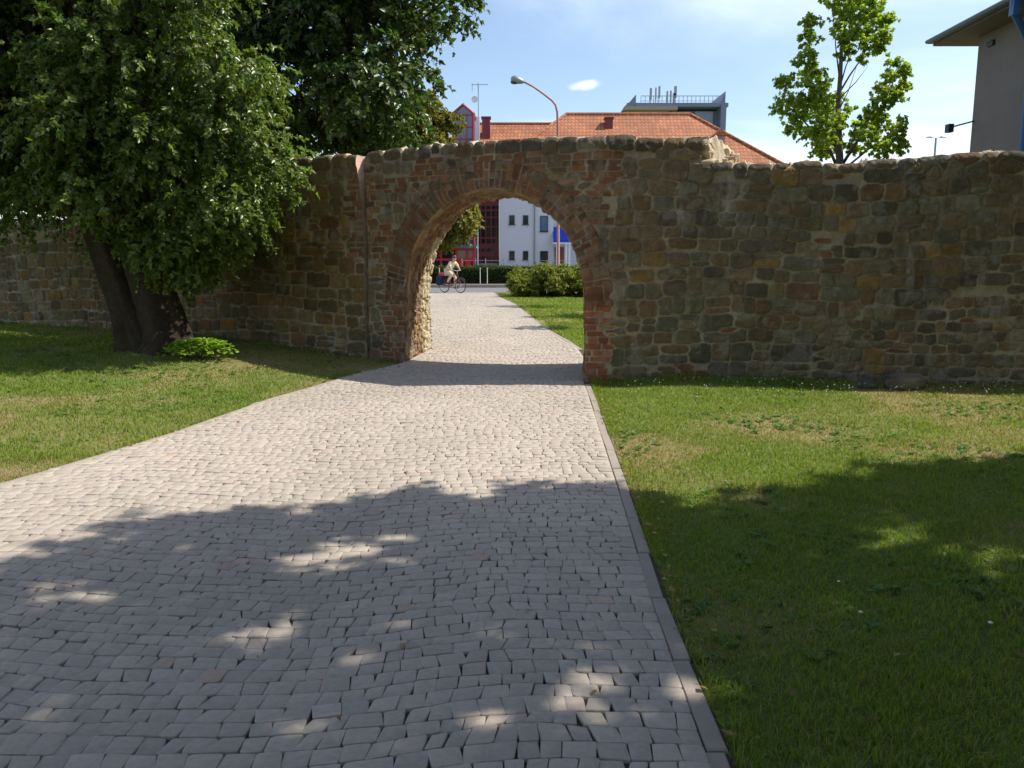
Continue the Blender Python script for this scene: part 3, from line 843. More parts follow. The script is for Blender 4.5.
# a staggered, hand-laid grid: every corner shifts a little
def corner(x, y):
    cx_ = x + (vnoise(x * 9, y * 9, 701) - .5) * .03
    cy_ = y + arc(x, y) + (vnoise(x * 3.1, y * 8.2, 703) - .5) * .042
    return np.stack([cx_, cy_], -1)
gap = .0006 + .0016 * rp.random(len(ST)) + .0035 * (rp.random(len(ST)) < .06)
skew = jr(.009)
c = []
for (sx, sy) in ((0, 0), (1, 0), (1, 1), (0, 1)):
    x = ST[:, 0 + sx] + (skew if sy else -skew) * .6; y = ST[:, 2 + sy]
    p = corner(x, y)
    p[:, 0] += (1 - 2 * sx) * gap + jr(.0022); p[:, 1] += (1 - 2 * sy) * gap + jr(.0022)
    c.append(p)
c = np.stack(c, 1)                               # n,4,2
cen = c.mean(1)
ok = (cen[:, 0] > xL(cen[:, 1]) + .02) & (cen[:, 0] < xR(cen[:, 1]) - .05) & (cen[:, 1] < YEND)
lim = xR(c[..., 1]) - .088; c[..., 0] = np.minimum(c[..., 0], lim); cen = c.mean(1); ok &= (c[:, 1, 0] - c[:, 0, 0]) > .035
c = c[ok]; cen = cen[ok]; n = len(c)
# octagon: chamfer each corner
oct_ = []
for i in range(4):
    a = c[:, i]; pv = c[:, (i - 1) % 4]; nx = c[:, (i + 1) % 4]
    f = rp.uniform(.02, .10, (n, 1))
    oct_.append(a + (pv - a) * f); oct_.append(a + (nx - a) * f)
oct_ = np.stack(oct_, 1)                         # n,8,2
inner = cen[:, None] + (oct_ - cen[:, None]) * .955
hz = .022 + rp.normal(0, .0016, n); tl = rp.normal(0, .006, (n, 2))
def lay(P, dz):
    z = terrain(P[..., 0], P[..., 1]) + hz[:, None] + ((P - cen[:, None]) * tl[:, None]).sum(-1) + dz
    return np.concatenate([P, z[..., None]], -1)
V = np.concatenate([lay(inner, .0), lay(oct_, -.0016), lay(oct_, -.026)], 1)     # n,24,3
b = (np.arange(n) * 24)[:, None]
top = b + np.arange(8)[None]
sides = []
for i in range(8):
    j = (i + 1) % 8
    sides.append(np.concatenate([b + 8 + i, b + 8 + j, b + j, b + i], 1)); sides.append(np.concatenate([b + 16 + i, b + 16 + j, b + 8 + j, b + 8 + i], 1))
base = np.array([.41, .36, .305])
cc = base * rp.uniform(.91, 1.07, (n, 1)) * (1 + rp.normal(0, .009, (n, 3)))
red = rp.random(n) < .008; cc[red] *= np.array([1.05, .92, .86])
cc = cc * (.86 + .28 * fbm(cen[:, 0] * .8, cen[:, 1] * .8, 711, 3))[:, None]
cols = np.repeat(cc[:, None], 24, 1)
cols[:, 16:] *= .55
tag(npmesh('path_paving', V.reshape(-1, 3), [top, np.concatenate(sides)], 'setts', cols.reshape(-1, 3)), kind='structure')

# edging stones along the right side (and a thin one along the left)
mb = MB(); y = -3.0
def edging(mb, xf, y0, y1, side, wd, ln, h):
    y = y0
    while y < y1:
        ya, yb = y + .004, min(y + ln, y1) - .004
        P = []
        for (yy) in (ya, yb):
            x = float(xf(yy)); z = float(terrain(x, yy))
            j = random.uniform(-.009, .009)
            P += [(x + j, yy, z), (x + side * wd + j, yy, z)]
        hh = h + random.uniform(-.004, .004)
        pts = [(p[0], p[1], p[2] - .08) for p in P] + [(p[0], p[1], p[2] + hh - .006) for p in P]
        ins = []
        for i, p in enumerate(P):
            q = P[i ^ 1]; f = .07
            ins.append((p[0] + (q[0] - p[0]) * f, p[1] + (.006 if i < 2 else -.006), p[2] + hh))
        pts += ins
        mb.poly(pts, [(0, 1, 5, 4), (1, 3, 7, 5), (3, 2, 6, 7), (2, 0, 4, 6), (4, 5, 9, 8), (5, 7, 11, 9), (7, 6, 10, 11), (6, 4, 8, 10), (8, 9, 11, 10)])
        y += ln
edging(mb, lambda y: xR(y) - .085, -3, 10.2, 1, .07, .60, .021)
edging(mb, lambda y: xR(y) - .085, 13.2, 37, 1, .07, 1.0, .021)
edging(mb, lambda y: xL(y), -3, 11.3, 1, .05, .8, .026)
tag(mb.build('path_kerb', 'kerb_stone'), kind='structure')

# the street beyond, seen through the arch
def flat(name, x0, x1, y0, y1, dz, mat):
    xs = np.linspace(x0, x1, 60); ys = np.linspace(y0, y1, 6); X, Y = np.meshgrid(xs, ys, indexing='ij')
    return tag(npmesh(name, np.stack([X, Y, terrain(X, Y) + dz], -1).reshape(-1, 3), grid_faces(60, 6), mat), kind='structure')
flat('road', -60, 60, 37.6, 44.5, .012, 'asphalt')
kb = MB()
for i in range(-40, 40): kb.box((i * 1.0 + .5, 44.62, .16), (.985, .2, .3))
tag(kb.build('road_kerb', 'kerb_stone', bevel=.012), kind='structure')
flat('soil_strip', -60, 60, 44.75, 50.5, .10, 'red_soil')
flat('forecourt', -60, 60, 52.0, 69.5, .02, 'asphalt')

# ------------------------------------------------------------------ grass
def blades(x, y, hgt, wid, col, rng, lean=.6):
    n = len(x); z = terrain(x, y) - .004
    a = rng.uniform(0, 2 * np.pi, n); dx, dy = np.cos(a), np.sin(a)
    b = rng.uniform(0, 2 * np.pi, n); ln = rng.uniform(.1, lean, n) * hgt
    bx, by = np.cos(b) * ln, np.sin(b) * ln
    P = np.stack([x, y, z], -1)
    s = np.stack([dx * wid / 2, dy * wid / 2, 0 * z], -1)
    m = P + np.stack([bx * .35, by * .35, hgt * .6], -1); t = P + np.stack([bx, by, hgt * (1 - .3 * (ln / hgt) ** 2)], -1)
    V = np.stack([P - s, P + s, m + s * .75, m - s * .75, t], 1)
    k = (np.arange(n) * 5)[:, None]
    F4 = np.concatenate([k, k + 1, k + 2, k + 3], 1); F3 = np.concatenate([k + 3, k + 2, k + 4], 1)
    C = np.repeat(col[:, None], 5, 1); C[:, :2] *= .8
    return V.reshape(-1, 3), F4, F3, C.reshape(-1, 3)

def grass_region(name, bands, inside, rng, tall=None):
    Vs, F4, F3, Cs = [], [], [], []; off = 0
    for (x0, x1, y0, y1, dens, h0, h1, wd) in bands:
        n = int((x1 - x0) * (y1 - y0) * dens)
        x = rng.uniform(x0, x1, n); y = rng.uniform(y0, y1, n)
        clump = fbm(x * 4.5, y * 4.5, 620, 3)
        k = inside(x, y) & (rng.random(n) < .35 + 1.1 * clump)
        x, y = x[k], y[k]; n = len(x)
        d = dryness(x, y)
        h = rng.uniform(h0, h1, n) * (.55 + .9 * fbm(x * 2.2, y * 2.2, 630, 3)) * (1 - .35 * d)
        if tall is not None: h = h * tall(x, y)
        dry = rng.random(n) < (.12 + .5 * d)
        g = np.stack([rng.uniform(.18, .25, n), rng.uniform(.265, .335, n), rng.uniform(.028, .052, n)], -1)
        hue = fbm(x * .7, y * .7, 640, 3)[:, None]
        g = g * (np.array([.78, .9, .8]) * (1 - hue) + np.array([1.2, 1.08, 1.1]) * hue)
        s = np.stack([rng.uniform(.28, .42, n), rng.uniform(.25, .35, n), rng.uniform(.10, .16, n)], -1)
        col = np.where(dry[:, None], s, g)
        v, f4, f3, c_ = blades(x, y, h, wd * rng.uniform(.7, 1.3, n), col, rng, 1.25)
        Vs.append(v); F4.append(f4 + off); F3.append(f3 + off); Cs.append(c_); off += len(v)
    return tag(npmesh(name, np.concatenate(Vs), [np.concatenate(F4), np.concatenate(F3)], 'grass', np.concatenate(Cs)), kind='stuff')

def wallY(x): return np.interp(x, main.p[:, 0], main.p[:, 1])
def wallYl(x): return np.interp(x, left.p[:, 0], left.p[:, 1])
gr = np.random.default_rng(33)
def in_right(x, y): return (x > xR(y) - .002 + .045 * (vnoise(y * 6, y * 0, 650) - .6)) & (y < wallY(x) + .05) & (x < .70 * y + 1.8)
def tall_right(x, y):
    return 1 + 1.1 * sstep(.45, .1, wallY(x) - y) + .5 * sstep(.12, 0, x - xR(y))
o = grass_region('grass', [(.6, 4.6, 1.2, 3.2, 8500, .024, .060, .0042), (.6, 6, 3.2, 5.0, 6000, .024, .062, .005), (.6, 7, 5.0, 7.4, 4200, .024, .06, .0062), (.8, 9, 7.4, 10.5, 2900, .024, .055, .0075)], in_right, gr, tall_right)
tag(o, 'mown lawn with dry patches right of the paved path', 'grass')
def in_left(x, y): return (x < xL(y) + .03 * (vnoise(y * 5, y * 0, 651) - .2)) & (y < np.where(x < -2.2, wallYl(x), 12) + .1) & (x > -.70 * y - 1.5)
def tall_left(x, y): return 1 + .9 * sstep(.4, .1, wallYl(x) - y) + .4 * sstep(.12, 0, xL(y) - x) - .4 * np.exp(-((x + 4.6) ** 2 / 1.2 + (y - 12.2) ** 2 / .8))
o = grass_region('grass', [(-6.5, -3, 4, 6.5, 3600, .028, .07, .006), (-8, -2.2, 6.5, 9, 2300, .026, .06, .0078), (-10, -1.6, 9, 12.5, 1500, .026, .058, .010), (-13.5, -3, 12.5, 18, 800, .03, .065, .014)], in_left, gr, tall_left)
tag(o, 'mown lawn left of the path below the big leaning tree', 'grass')
def in_back(x, y): return (x > xR(y) + .02) & (y < 37.2)
o = grass_region('grass', [(.8, 5, 12, 20, 700, .03, .07, .018), (-1, 8, 20, 37.2, 330, .03, .08, .03)], in_back, gr)
tag(o, 'green verge beyond the archway beside the path', 'grass')
def in_back2(x, y): return (x < xL(y) - .02) & (y < 37.2)
o = grass_region('grass', [(-7, -1.4, 14.5, 22, 250, .03, .07, .02), (-12, -2, 22, 37.2, 120, .03, .08, .035)], in_back2, gr)
tag(o, 'grass behind the wall left of the path beyond the archway', 'grass')

# white clover heads in the shade along the wall foot
nf = 190
x = gr.uniform(1.4, 7.2, nf); y = wallY(x) - np.abs(gr.normal(0.1, .55, nf)) - .15
x = np.concatenate([x, gr.uniform(1.2, 4.5, 14)]); y = np.concatenate([y, gr.uniform(3, 8.5, 14)])
kf = x > xR(y) + .2; x, y = x[kf], y[kf]; nf = len(x)
V = []; F = []; C = []
for i in range(nf):
    h = gr.uniform(.05, .10); r = gr.uniform(.006, .012); z0 = float(terrain(x[i], y[i])); b0 = len(V)
    V += [(x[i], y[i], z0 + h + r * .6)]; C.append((.8, .8, .76))
    for q in range(6):
        a = q * math.pi / 3; V.append((x[i] + r * math.cos(a), y[i] + r * math.sin(a), z0 + h)); C.append((.72, .72, .66))
    V.append((x[i], y[i], z0 + h - r * .7)); C.append((.4, .5, .3))
    V += [(x[i] - .002, y[i], z0), (x[i] + .002, y[i], z0)]; C += [(.08, .14, .03)] * 2
    for q in range(6):
        F.append((b0, b0 + 1 + q, b0 + 1 + (q + 1) % 6)); F.append((b0 + 7, b0 + 1 + (q + 1) % 6, b0 + 1 + q))
    F.append((b0 + 8, b0 + 9, b0 + 7))
tag(npmesh('clover_flowers', V, [np.array(F)], 'petal', np.array(C)), 'tiny white clover heads scattered in the grass below the right wall', 'flowers', kind='stuff')

# fallen leaves on the lawn edges and on the setts
nl = 420
x = np.concatenate([gr.normal(-3.6, 1.0, 220), gr.uniform(0, 1, 110) * 0, gr.uniform(-4, 4, 90)])
y = np.concatenate([gr.normal(11.6, .8, 220), gr.uniform(2.2, 9, 110), gr.uniform(2.5, 9.8, 90)])
x[220:330] = xR(y[220:330]) + np.abs(gr.normal(.03, .06, 110))
a = gr.uniform(0, 6.28, nl); Ls = gr.uniform(.018, .045, nl)
z = terrain(x, y) + np.where((x > xL(y)) & (x < xR(y)), .030, .035)
D = np.stack([np.cos(a), np.sin(a), gr.normal(0, .15, nl)], -1); Sd = np.stack([-np.sin(a), np.cos(a), gr.normal(0, .3, nl)], -1)
P = np.stack([x, y, z], -1)
V = np.stack([P, P + D * (.5 * Ls)[:, None] + Sd * (.35 * Ls)[:, None] + [0, 0, .006], P + D * Ls[:, None] + [0, 0, .004], P + D * (.5 * Ls)[:, None] - Sd * (.35 * Ls)[:, None] + [0, 0, .006]], 1)
k = (np.arange(nl) * 4)[:, None]
cl = np.array([.34, .22, .09]) * gr.uniform(.5, 1.4, (nl, 1))
tag(npmesh('fallen_leaves', V.reshape(-1, 3), [np.concatenate([k, k + 1, k + 2], 1), np.concatenate([k, k + 2, k + 3], 1)], 'leaf_dull', np.repeat(cl, 4, 0)), 'small dry brown leaves fallen along the kerb and under the tree', 'leaves', kind='stuff')

# broad-leaved weeds (plantain, clover) low in the lawn
def weeds(name, x, y, rng, label):
    n = len(x); kk = 7; i2 = np.repeat(np.arange(n), kk); a = rng.uniform(0, 6.28, n * kk)
    P = np.stack([x[i2], y[i2], terrain(x[i2], y[i2]) + .008], -1)
    D = np.stack([np.cos(a), np.sin(a), rng.uniform(.15, .9, n * kk)], -1); D /= np.linalg.norm(D, axis=1)[:, None]
    Sd = np.stack([-np.sin(a), np.cos(a), 0 * a], -1); Ls = (rng.uniform(.025, .06, n)[i2] * rng.uniform(.7, 1.2, n * kk))[:, None]
    V = np.stack([P, P + D * Ls * .5 + Sd * Ls * .3, P + D * Ls - [0, 0, .01], P + D * Ls * .5 - Sd * Ls * .3], 1)
    k = (np.arange(n * kk) * 4)[:, None]
    c_ = np.array([.10, .20, .04])[None] * rng.uniform(.7, 1.4, (n * kk, 1))
    o = npmesh(name, V.reshape(-1, 3), [np.concatenate([k, k + 1, k + 2], 1), np.concatenate([k, k + 2, k + 3], 1)], 'leaf_dull', np.repeat(c_, 4, 0))
    return tag(o, label, 'weeds', kind='stuff')
x = gr.uniform(.7, 8, 3800); y = gr.uniform(1.4, 10.3, 3800); k = in_right(x, y) & (fbm(x * 1.3, y * 1.3, 660, 3) > .57); weeds('lawn_weeds', x[k], y[k], gr, 'low clover and plantain leaves in the right lawn')
x = gr.uniform(-10, -1.6, 3000); y = gr.uniform(4, 14, 3000); k = in_left(x, y) & (fbm(x * 1.3, y * 1.3, 661, 3) > .57); weeds('lawn_weeds', x[k], y[k], gr, 'low clover and plantain leaves in the left lawn')
# ------------------------------------------------------------------ trees and shrubs
def leaf_arrays(P, D, Nn, Ls, ratio=.62, fold=.16):
    D = D / np.linalg.norm(D, axis=1)[:, None]
    Sd = np.cross(D, Nn); Sd /= (np.linalg.norm(Sd, axis=1)[:, None] + 1e-9)
    Up = np.cross(Sd, D)
    Lc = Ls[:, None]
    m = P + D * Lc * .42
    V = np.stack([P, m + Sd * Lc * ratio / 2 + Up * Lc * fold, P + D * Lc - Up * Lc * .08, m - Sd * Lc * ratio / 2 + Up * Lc * fold], 1)
    k = (np.arange(len(P)) * 4)[:, None]
    return V.reshape(-1, 3), np.concatenate([np.concatenate([k, k + 1, k + 2], 1), np.concatenate([k, k + 2, k + 3], 1)])

def crown(name, clumps, axis, rng, ntw, nlf, leaf, col, parent, droop=.45, twig=.55, mat='leaf', ratio=.62, up=.9):
    """clumps: (x,y,z,r) ; every clump is a bunch of twigs that carry leaves along their length"""
    cl = np.array(clumps, float); nC = len(cl)
    idx = np.repeat(np.arange(nC), np.maximum(3, (ntw * (cl[:, 3] / cl[:, 3].mean()) ** 2).astype(int)))
    n = len(idx); r = cl[idx, 3][:, None]; c = cl[idx, :3]
    d = rng.normal(0, 1, (n, 3)); d /= np.linalg.norm(d, axis=1)[:, None]
    rad = rng.random((n, 1)) ** .5
    st = c + d * r * rad * np.array([.95, .95, .72])
    out = c - np.array(axis)[None]; out[:, 2] *= .5; out /= (np.linalg.norm(out, axis=1)[:, None] + 1e-6)
    td = d * .7 + out * .6 + rng.normal(0, .4, (n, 3)) + np.array([0, 0, -droop * .6])
    td /= np.linalg.norm(td, axis=1)[:, None]
    tl = twig * r * rng.uniform(.6, 1.2, (n, 1))
    i2 = np.repeat(np.arange(n), nlf); t = rng.random((len(i2), 1))
    P = st[i2] + td[i2] * tl[i2] * t + np.array([0, 0, -1.0]) * droop * tl[i2] * t ** 2
    sd = np.cross(td[i2], rng.normal(0, 1, (len(i2), 3)) * .6 + np.array([0, 0, 1.0])); sd /= (np.linalg.norm(sd, axis=1)[:, None] + 1e-9)
    sg = np.where(rng.random((len(i2), 1)) < .5, -1, 1)
    D = td[i2] * .55 + sd * sg * .7 + rng.normal(0, .3, (len(i2), 3)) + np.array([0, 0, -.35])
    Nn = rng.normal(0, .42, (len(i2), 3)) + np.array([0, 0, up * .5]) + out[i2] * .35 + d[i2] * .65
    Ls = leaf * rng.uniform(.65, 1.25, len(i2))
    V, F = leaf_arrays(P, D, Nn, Ls, ratio)
    cc = np.array(col)[None] * rng.uniform(.72, 1.3, (len(i2), 1)) * (1 + rng.normal(0, .07, (len(i2), 3)))
    tw = rng.uniform(.85, 1.15, n)[i2][:, None]
    cc = np.clip(cc * tw, .003, .9)
    return npmesh(name, V, [F], mat, np.repeat(cc, 4, 0), parent=parent)

def limb_path(a, b, n=6, sag=.0, wig=.06, rng=random):
    a = np.array(a, float); b = np.array(b, float); L_ = np.linalg.norm(b - a)
    pts = []
    for i in range(n + 1):
        t = i / n; p = a * (1 - t) + b * t
        p = p + np.array([rng.uniform(-1, 1), rng.uniform(-1, 1), rng.uniform(-1, 1)]) * wig * L_ * math.sin(math.pi * t) * .5
        p[2] += sag * L_ * math.sin(math.pi * t)
        pts.append(tuple(p))
    return pts

def poly_in(px, py, poly):
    ins = False; n = len(poly); j = n - 1
    for i in range(n):
        xi, yi = poly[i]; xj, yj = poly[j]
        if (yi > py) != (yj > py) and px < (xj - xi) * (py - yi) / (yj - yi) + xi: ins = not ins
        j = i
    return ins

def fill(poly, d0, d1, n, r0, r1, rng, mind=.75):
    """clump centres inside an outline, spread through a real depth"""
    xs_ = [p[0] for p in poly]; ys_ = [p[1] for p in poly]; out = []
    tries = 0
    while len(out) < n and tries < n * 60:
        tries += 1
        px = rng.uniform(min(xs_), max(xs_)); py = rng.uniform(min(ys_), max(ys_))
        if not poly_in(px, py, poly): continue
        p = PT(px, py, rng.uniform(d0, d1)); r = rng.uniform(r0, r1)
        if any((p[0] - q[0]) ** 2 + (p[1] - q[1]) ** 2 + (p[2] - q[2]) ** 2 < (mind * (r + q[3]) / 2) ** 2 for q in out): continue
        out.append((p[0], p[1], p[2], r))
    return out

BARK = (.055, .042, .03)
def rel(o, parent):
    o.parent = parent; o.matrix_parent_inverse = Matrix.Translation(-Vector(parent.location))
    return o

rt = np.random.default_rng(77); random.seed(5)
# ---- the big leaning tree on the left lawn
b0 = np.array([-5.35, 12.15, 0.0]); b0[2] = float(terrain(b0[0], b0[1]))
T1 = empty('lime_tree', tuple(b0), 0, 'big leafy tree with a thick leaning trunk on the left lawn, branches drooping over it', 'tree')
outline = [(-160, -380), (60, -380), (170, -230), (235, -60), (258, 20), (255, 95), (275, 145), (294, 172), (268, 192), (240, 204), (220, 212), (200, 232), (182, 250), (158, 248), (132, 226), (105, 205), (60, 195), (0, 188), (-160, 190)]
cl1 = fill(outline, 11.0, 12.0, 62, .34, .62, rt, .98) + fill(outline, 12.0, 13.6, 150, .42, .80, rt, .72)
# boughs that hang lowest, in front of the trunk
for (px, py, d, r) in ((188, 232, 11.6, .40), (168, 252, 11.7, .34), (205, 258, 11.5, .30), (150, 225, 11.8, .42), (222, 226, 11.5, .28), (244, 200, 11.6, .34), (285, 180, 11.7, .30), (265, 160, 11.6, .45), (180, 272, 11.6, .22), (168, 268, 11.7, .22), (200, 262, 11.5, .22), (190, 278, 11.6, .16), (214, 250, 11.5, .28), (232, 238, 11.5, .26), (205, 272, 11.5, .20), (160, 272, 11.6, .22), (148, 252, 11.7, .30), (134, 236, 11.7, .28), (112, 222, 11.7, .26), (176, 284, 11.6, .14), (214, 280, 11.5, .12), (206, 270, 11.5, .16), (20, 190, 11.4, .45)):
    p = PT(px, py, d); cl1.append((p[0], p[1], p[2], r))
cl1 += fill([(-60, -60), (75, -60), (80, 60), (60, 120), (-60, 120)], 12.0, 14.4, 26, .5, .75, rt, .55) + fill([(-60, 150), (70, 150), (62, 196), (0, 190), (-60, 190)], 12.2, 13.6, 16, .35, .5, rt, .55)
cl1 += fill([(-160, -380), (60, -380), (170, -230), (220, -60), (235, 100), (200, 150), (-160, 170)], 13.2, 14.6, 60, .6, .85, rt, .6)
cl1 += fill([(60, 30), (250, 30), (265, 150), (250, 215), (225, 262), (150, 262), (118, 215), (60, 190)], 11.0, 11.8, 30, .32, .52, rt, .9)
axis1 = (-5.6, 12.4, 4.6)
crown('crown', cl1, axis1, rt, 50, 24, .082, (.14, .20, .042), None, .38, .7)
c1 = bpy.data.objects['crown']; rel(c1, T1)
mb = MB()
def flare_trunk(mb, pts, rads, n=22, seed=1):
    b = len(mb.v); m = len(pts)
    for i, (p, r) in enumerate(zip(pts, rads)):
        for k in range(n):
            q = 2 * math.pi * k / n
            lobes = 1 + .16 * math.sin(3 * q + seed) * max(0, 1 - i / m * 2.2) + .10 * math.sin(5 * q + 2 * seed) + .12 * (float(vnoise(np.array(q * 2.5), np.array(p[2] * 2.2), 900 + seed)) - .5)
            mb.v.append((p[0] + r * lobes * math.cos(q), p[1] + r * lobes * math.sin(q), p[2]))
    for i in range(m - 1):
        for k in range(n):
            k2 = (k + 1) % n
            mb.f.append((b + i * n + k, b + i * n + k2, b + (i + 1) * n + k2, b + (i + 1) * n + k))
    mb.f.append(tuple(b + (m - 1) * n + k for k in range(n)))
z0 = b0[2]
hs = [-.1, .05, .15, .3, .5, .75, 1.0, 1.3, 1.7, 2.2, 2.8, 3.6, 4.6, 6.0]
flare_trunk(mb, [(b0[0] + .12 - .20 * max(0, h) + .02 * math.sin(h * 3), b0[1] - .02 * h, z0 + h) for h in hs], [.52, .44, .38, .34, .315, .30, .29, .28, .27, .26, .23, .19, .14, .07], seed=1)
hs2 = [-.1, .1, .3, .5, .8, 1.1, 1.5, 1.9, 2.4, 3.0, 3.8, 4.8]
flare_trunk(mb, [(b0[0] - .24 - .36 * max(0, h) ** .9, b0[1] + .05 + .03 * h, z0 + h) for h in hs2], [.42, .36, .31, .28, .26, .25, .24, .23, .21, .17, .12, .05], seed=4)
for c_ in cl1[::5]:
    h = random.uniform(2.2, 4.8); st = (b0[0] + .12 - .20 * h, b0[1], z0 + h)
    if c_[2] < 2.6: st = (b0[0] - .45, b0[1] - .1, z0 + 2.9)
    mb.tube(limb_path(st, c_[:3], 7, .12), [.075 * (1 - .85 * i / 7) for i in range(8)], 6)
rel(mb.build('trunk', 'bark', None, True, attr=BARK), T1)

# ---- the dark tree behind the wall
def simple_tree(name, base, label, cat_, clumps, axis, ntw, nlf, leaf, col, trunk_r, trunk_h, droop=.4, group=None, mat='leaf', limb=3, twig=.55, ratio=.62, seed=3, barkc=BARK, lr=.06):
    T = empty(name, tuple(base), 0, label, cat_, group)
    c = crown('crown', clumps, axis, rt, ntw, nlf, leaf, col, None, droop, twig, mat, ratio); rel(c, T)
    m = MB(); hh = [-.2, .05, .2, .5, 1.0, 2.0]; hh = [h for h in hh if h < trunk_h] + [trunk_h * q for q in (.45, .6, .75, .9, 1.0)]; hh = sorted(set(hh))
    flare_trunk(m, [(base[0] + .04 * math.sin(h * 1.3 + seed), base[1], base[2] + h) for h in hh], [max(.02, trunk_r * (1.35 if h < .1 else 1) * (1 - .8 * max(0, h) / trunk_h)) for h in hh], 12, seed)
    for q in clumps[::limb]:
        h = min(trunk_h * .95, max(trunk_h * .25, (q[2] - base[2]) * random.uniform(.55, .85)))
        m.tube(limb_path((base[0], base[1], base[2] + h), q[:3], 6, .06), [max(.008, lr * (1 - .85 * i / 6)) for i in range(7)], 5)
    rel(m.build('trunk', 'bark', None, True, attr=barkc), T)
    return T
def gz(x, y): return (x, y, float(terrain(x, y)))
o2 = [(228, -420), (400, -420), (450, -120), (452, -12), (430, 4), (408, 30), (400, 55), (408, 84), (396, 108), (384, 130), (365, 160), (228, 175)]
cl2 = fill(o2, 17.2, 22, 170, .7, 1.15, rt, .62)
for (px, py, d, r) in ((464, 2, 18.5, .34), (440, 18, 18.5, .36), (420, 40, 18.3, .36), (430, 82, 18, .30), (385, 130, 18, .45), (392, 20, 18, .5), (400, 75, 18, .45), (468, -14, 18.6, .36)):
    p = PT(px, py, d); cl2.append((p[0], p[1], p[2], r))
simple_tree('broadleaf_tree', gz(-3.9, 19.5), 'tall dark broadleaf tree behind the wall, its branches reaching over the arch top', 'tree', cl2, (-3.9, 19.5, 6), 60, 16, .155, (.075, .12, .028), .32, 9.5)
# ---- yellowing tree across the road, seen over the wall and through the arch
o3 = [(384, 112), (425, 100), (446, 110), (454, 135), (464, 175), (471, 204), (465, 230), (446, 237), (380, 244), (368, 180)]
cl3 = fill(o3, 53.5, 58, 90, .7, 1.05, rt, .55)
simple_tree('yellowing_tree', gz(-5.6, 56), 'yellowish green tree across the road between the dark tree and the red stair tower', 'tree', cl3, (-5.6, 56, 6), 52, 15, .27, (.19, .175, .03), .25, 9.5, mat='leaf_dull')
# ---- poplar beyond the right-hand wall
D4 = 22.0
pl = [(786, 84, 9), (787, 104, 11), (798, 118, 11), (792, 128, 8), (812, 22, 8), (809, 40, 9), (806, 60, 10), (814, 76, 12), (816, 92, 13), (808, 104, 9), (822, 108, 12), (824, 126, 14), (812, 136, 9), (830, 143, 13), (820, 150, 8), (841, 118, 8), (838, 98, 6), (836, 150, 9),
      (836, 4, 9), (828, -8, 10), (846, 16, 11), (858, 6, 11), (872, 12, 12), (884, 22, 10), (880, 38, 9), (864, 28, 10), (852, 40, 10), (838, 30, 7), (868, 48, 9), (880, 52, 6), (845, 54, 7), (860, 60, 5), (845, -20, 12), (865, -22, 13), (880, -8, 10), (850, -45, 11), (868, -60, 10), (855, -85, 9),
      (896, 66, 8), (904, 72, 6), (902, 86, 7), (890, 80, 8), (888, 96, 9), (898, 100, 6), (878, 88, 6), (876, 106, 9), (868, 118, 9), (880, 122, 8), (864, 134, 9), (876, 142, 9), (856, 128, 6), (858, 146, 9), (894, 132, 9), (900, 122, 5), (892, 146, 10), (880, 152, 8), (852, 108, 5), (903, 142, 5)]
cl4 = [(*PT(a, b, D4 + random.uniform(-.9, .9)), r * D4 / 800 * 1.05) for a, b, r in pl]
bp = PT(842, 170, D4); base4 = gz(bp[0], D4)
T4 = empty('poplar_tree', base4, 0, 'slim light green poplar with upright sparse branches standing beyond the right wall', 'tree')
rel(crown('crown', cl4, (bp[0], D4, 3), rt, 32, 13, .092, (.30, .38, .055), None, .1, .6, 'leaf_bright', .95, .4), T4)
m = MB()
stem = [PT(842, 300, D4), PT(840, 170, D4), PT(838, 110, D4), PT(840, 80, D4), PT(842, 40, D4), PT(850, 0, D4), PT(855, -80, D4)]
stem = [tuple(base4)] + [tuple(q) for q in stem[1:]]
m.tube(stem, [.16, .11, .075, .06, .045, .035, .012], 8)
def br(pts, r0=.045): m.tube([tuple(PT(a, b, D4 + random.uniform(-.25, .25))) for a, b in pts], [r0 * (1 - .8 * i / (len(pts) - 1)) for i in range(len(pts))], 6)
br([(840, 175), (826, 140), (815, 100), (808, 60), (811, 22)]); br([(832, 155), (812, 130), (795, 112), (786, 84)], .035)
br([(842, 165), (858, 140), (872, 112), (886, 92), (898, 66)]); br([(843, 170), (870, 148), (888, 138), (902, 120)], .035)
br([(838, 95), (850, 75), (864, 55), (876, 20)], .03); br([(839, 90), (846, 66), (858, 40)], .025); br([(840, 82), (836, 50), (832, 0)], .025); br([(838, 100), (856, 82), (868, 66)], .02)
br([(838, 112), (848, 92), (858, 62)], .02)
rel(m.build('trunk', 'bark', None, True, attr=(.16, .14, .11)), T4)
# small saplings behind the wall: their shade falls as streaks across the path beyond the arch
def ball(c, R_, n, r0, r1, sq=(1, 1, .8)):
    out = []
    while len(out) < n:
        v = rt.normal(0, 1, 3); v /= np.linalg.norm(v); q = rt.random() ** (1 / 3)
        out.append((c[0] + v[0] * R_ * q * sq[0], c[1] + v[1] * R_ * q * sq[1], c[2] + v[2] * R_ * q * sq[2], rt.uniform(r0, r1)))
    return out
simple_tree('young_tree', gz(3.25, 26.3), 'taller young tree behind the wall shading the far stretch of path', 'tree', ball((3.25, 26.3, 3.9), .75, 12, .3, .45), (3.25, 26.3, 3.5), 20, 12, .10, (.05, .09, .02), .06, 3.9, group='young trees behind the right wall')
simple_tree('young_tree', gz(3.15, 17.8), 'shorter young tree close behind the wall shading the path past the arch', 'tree', ball((3.15, 17.8, 3.3), .5, 9, .25, .38), (3.15, 17.8, 3), 20, 12, .10, (.05, .09, .02), .05, 3.3, group='young trees behind the right wall')
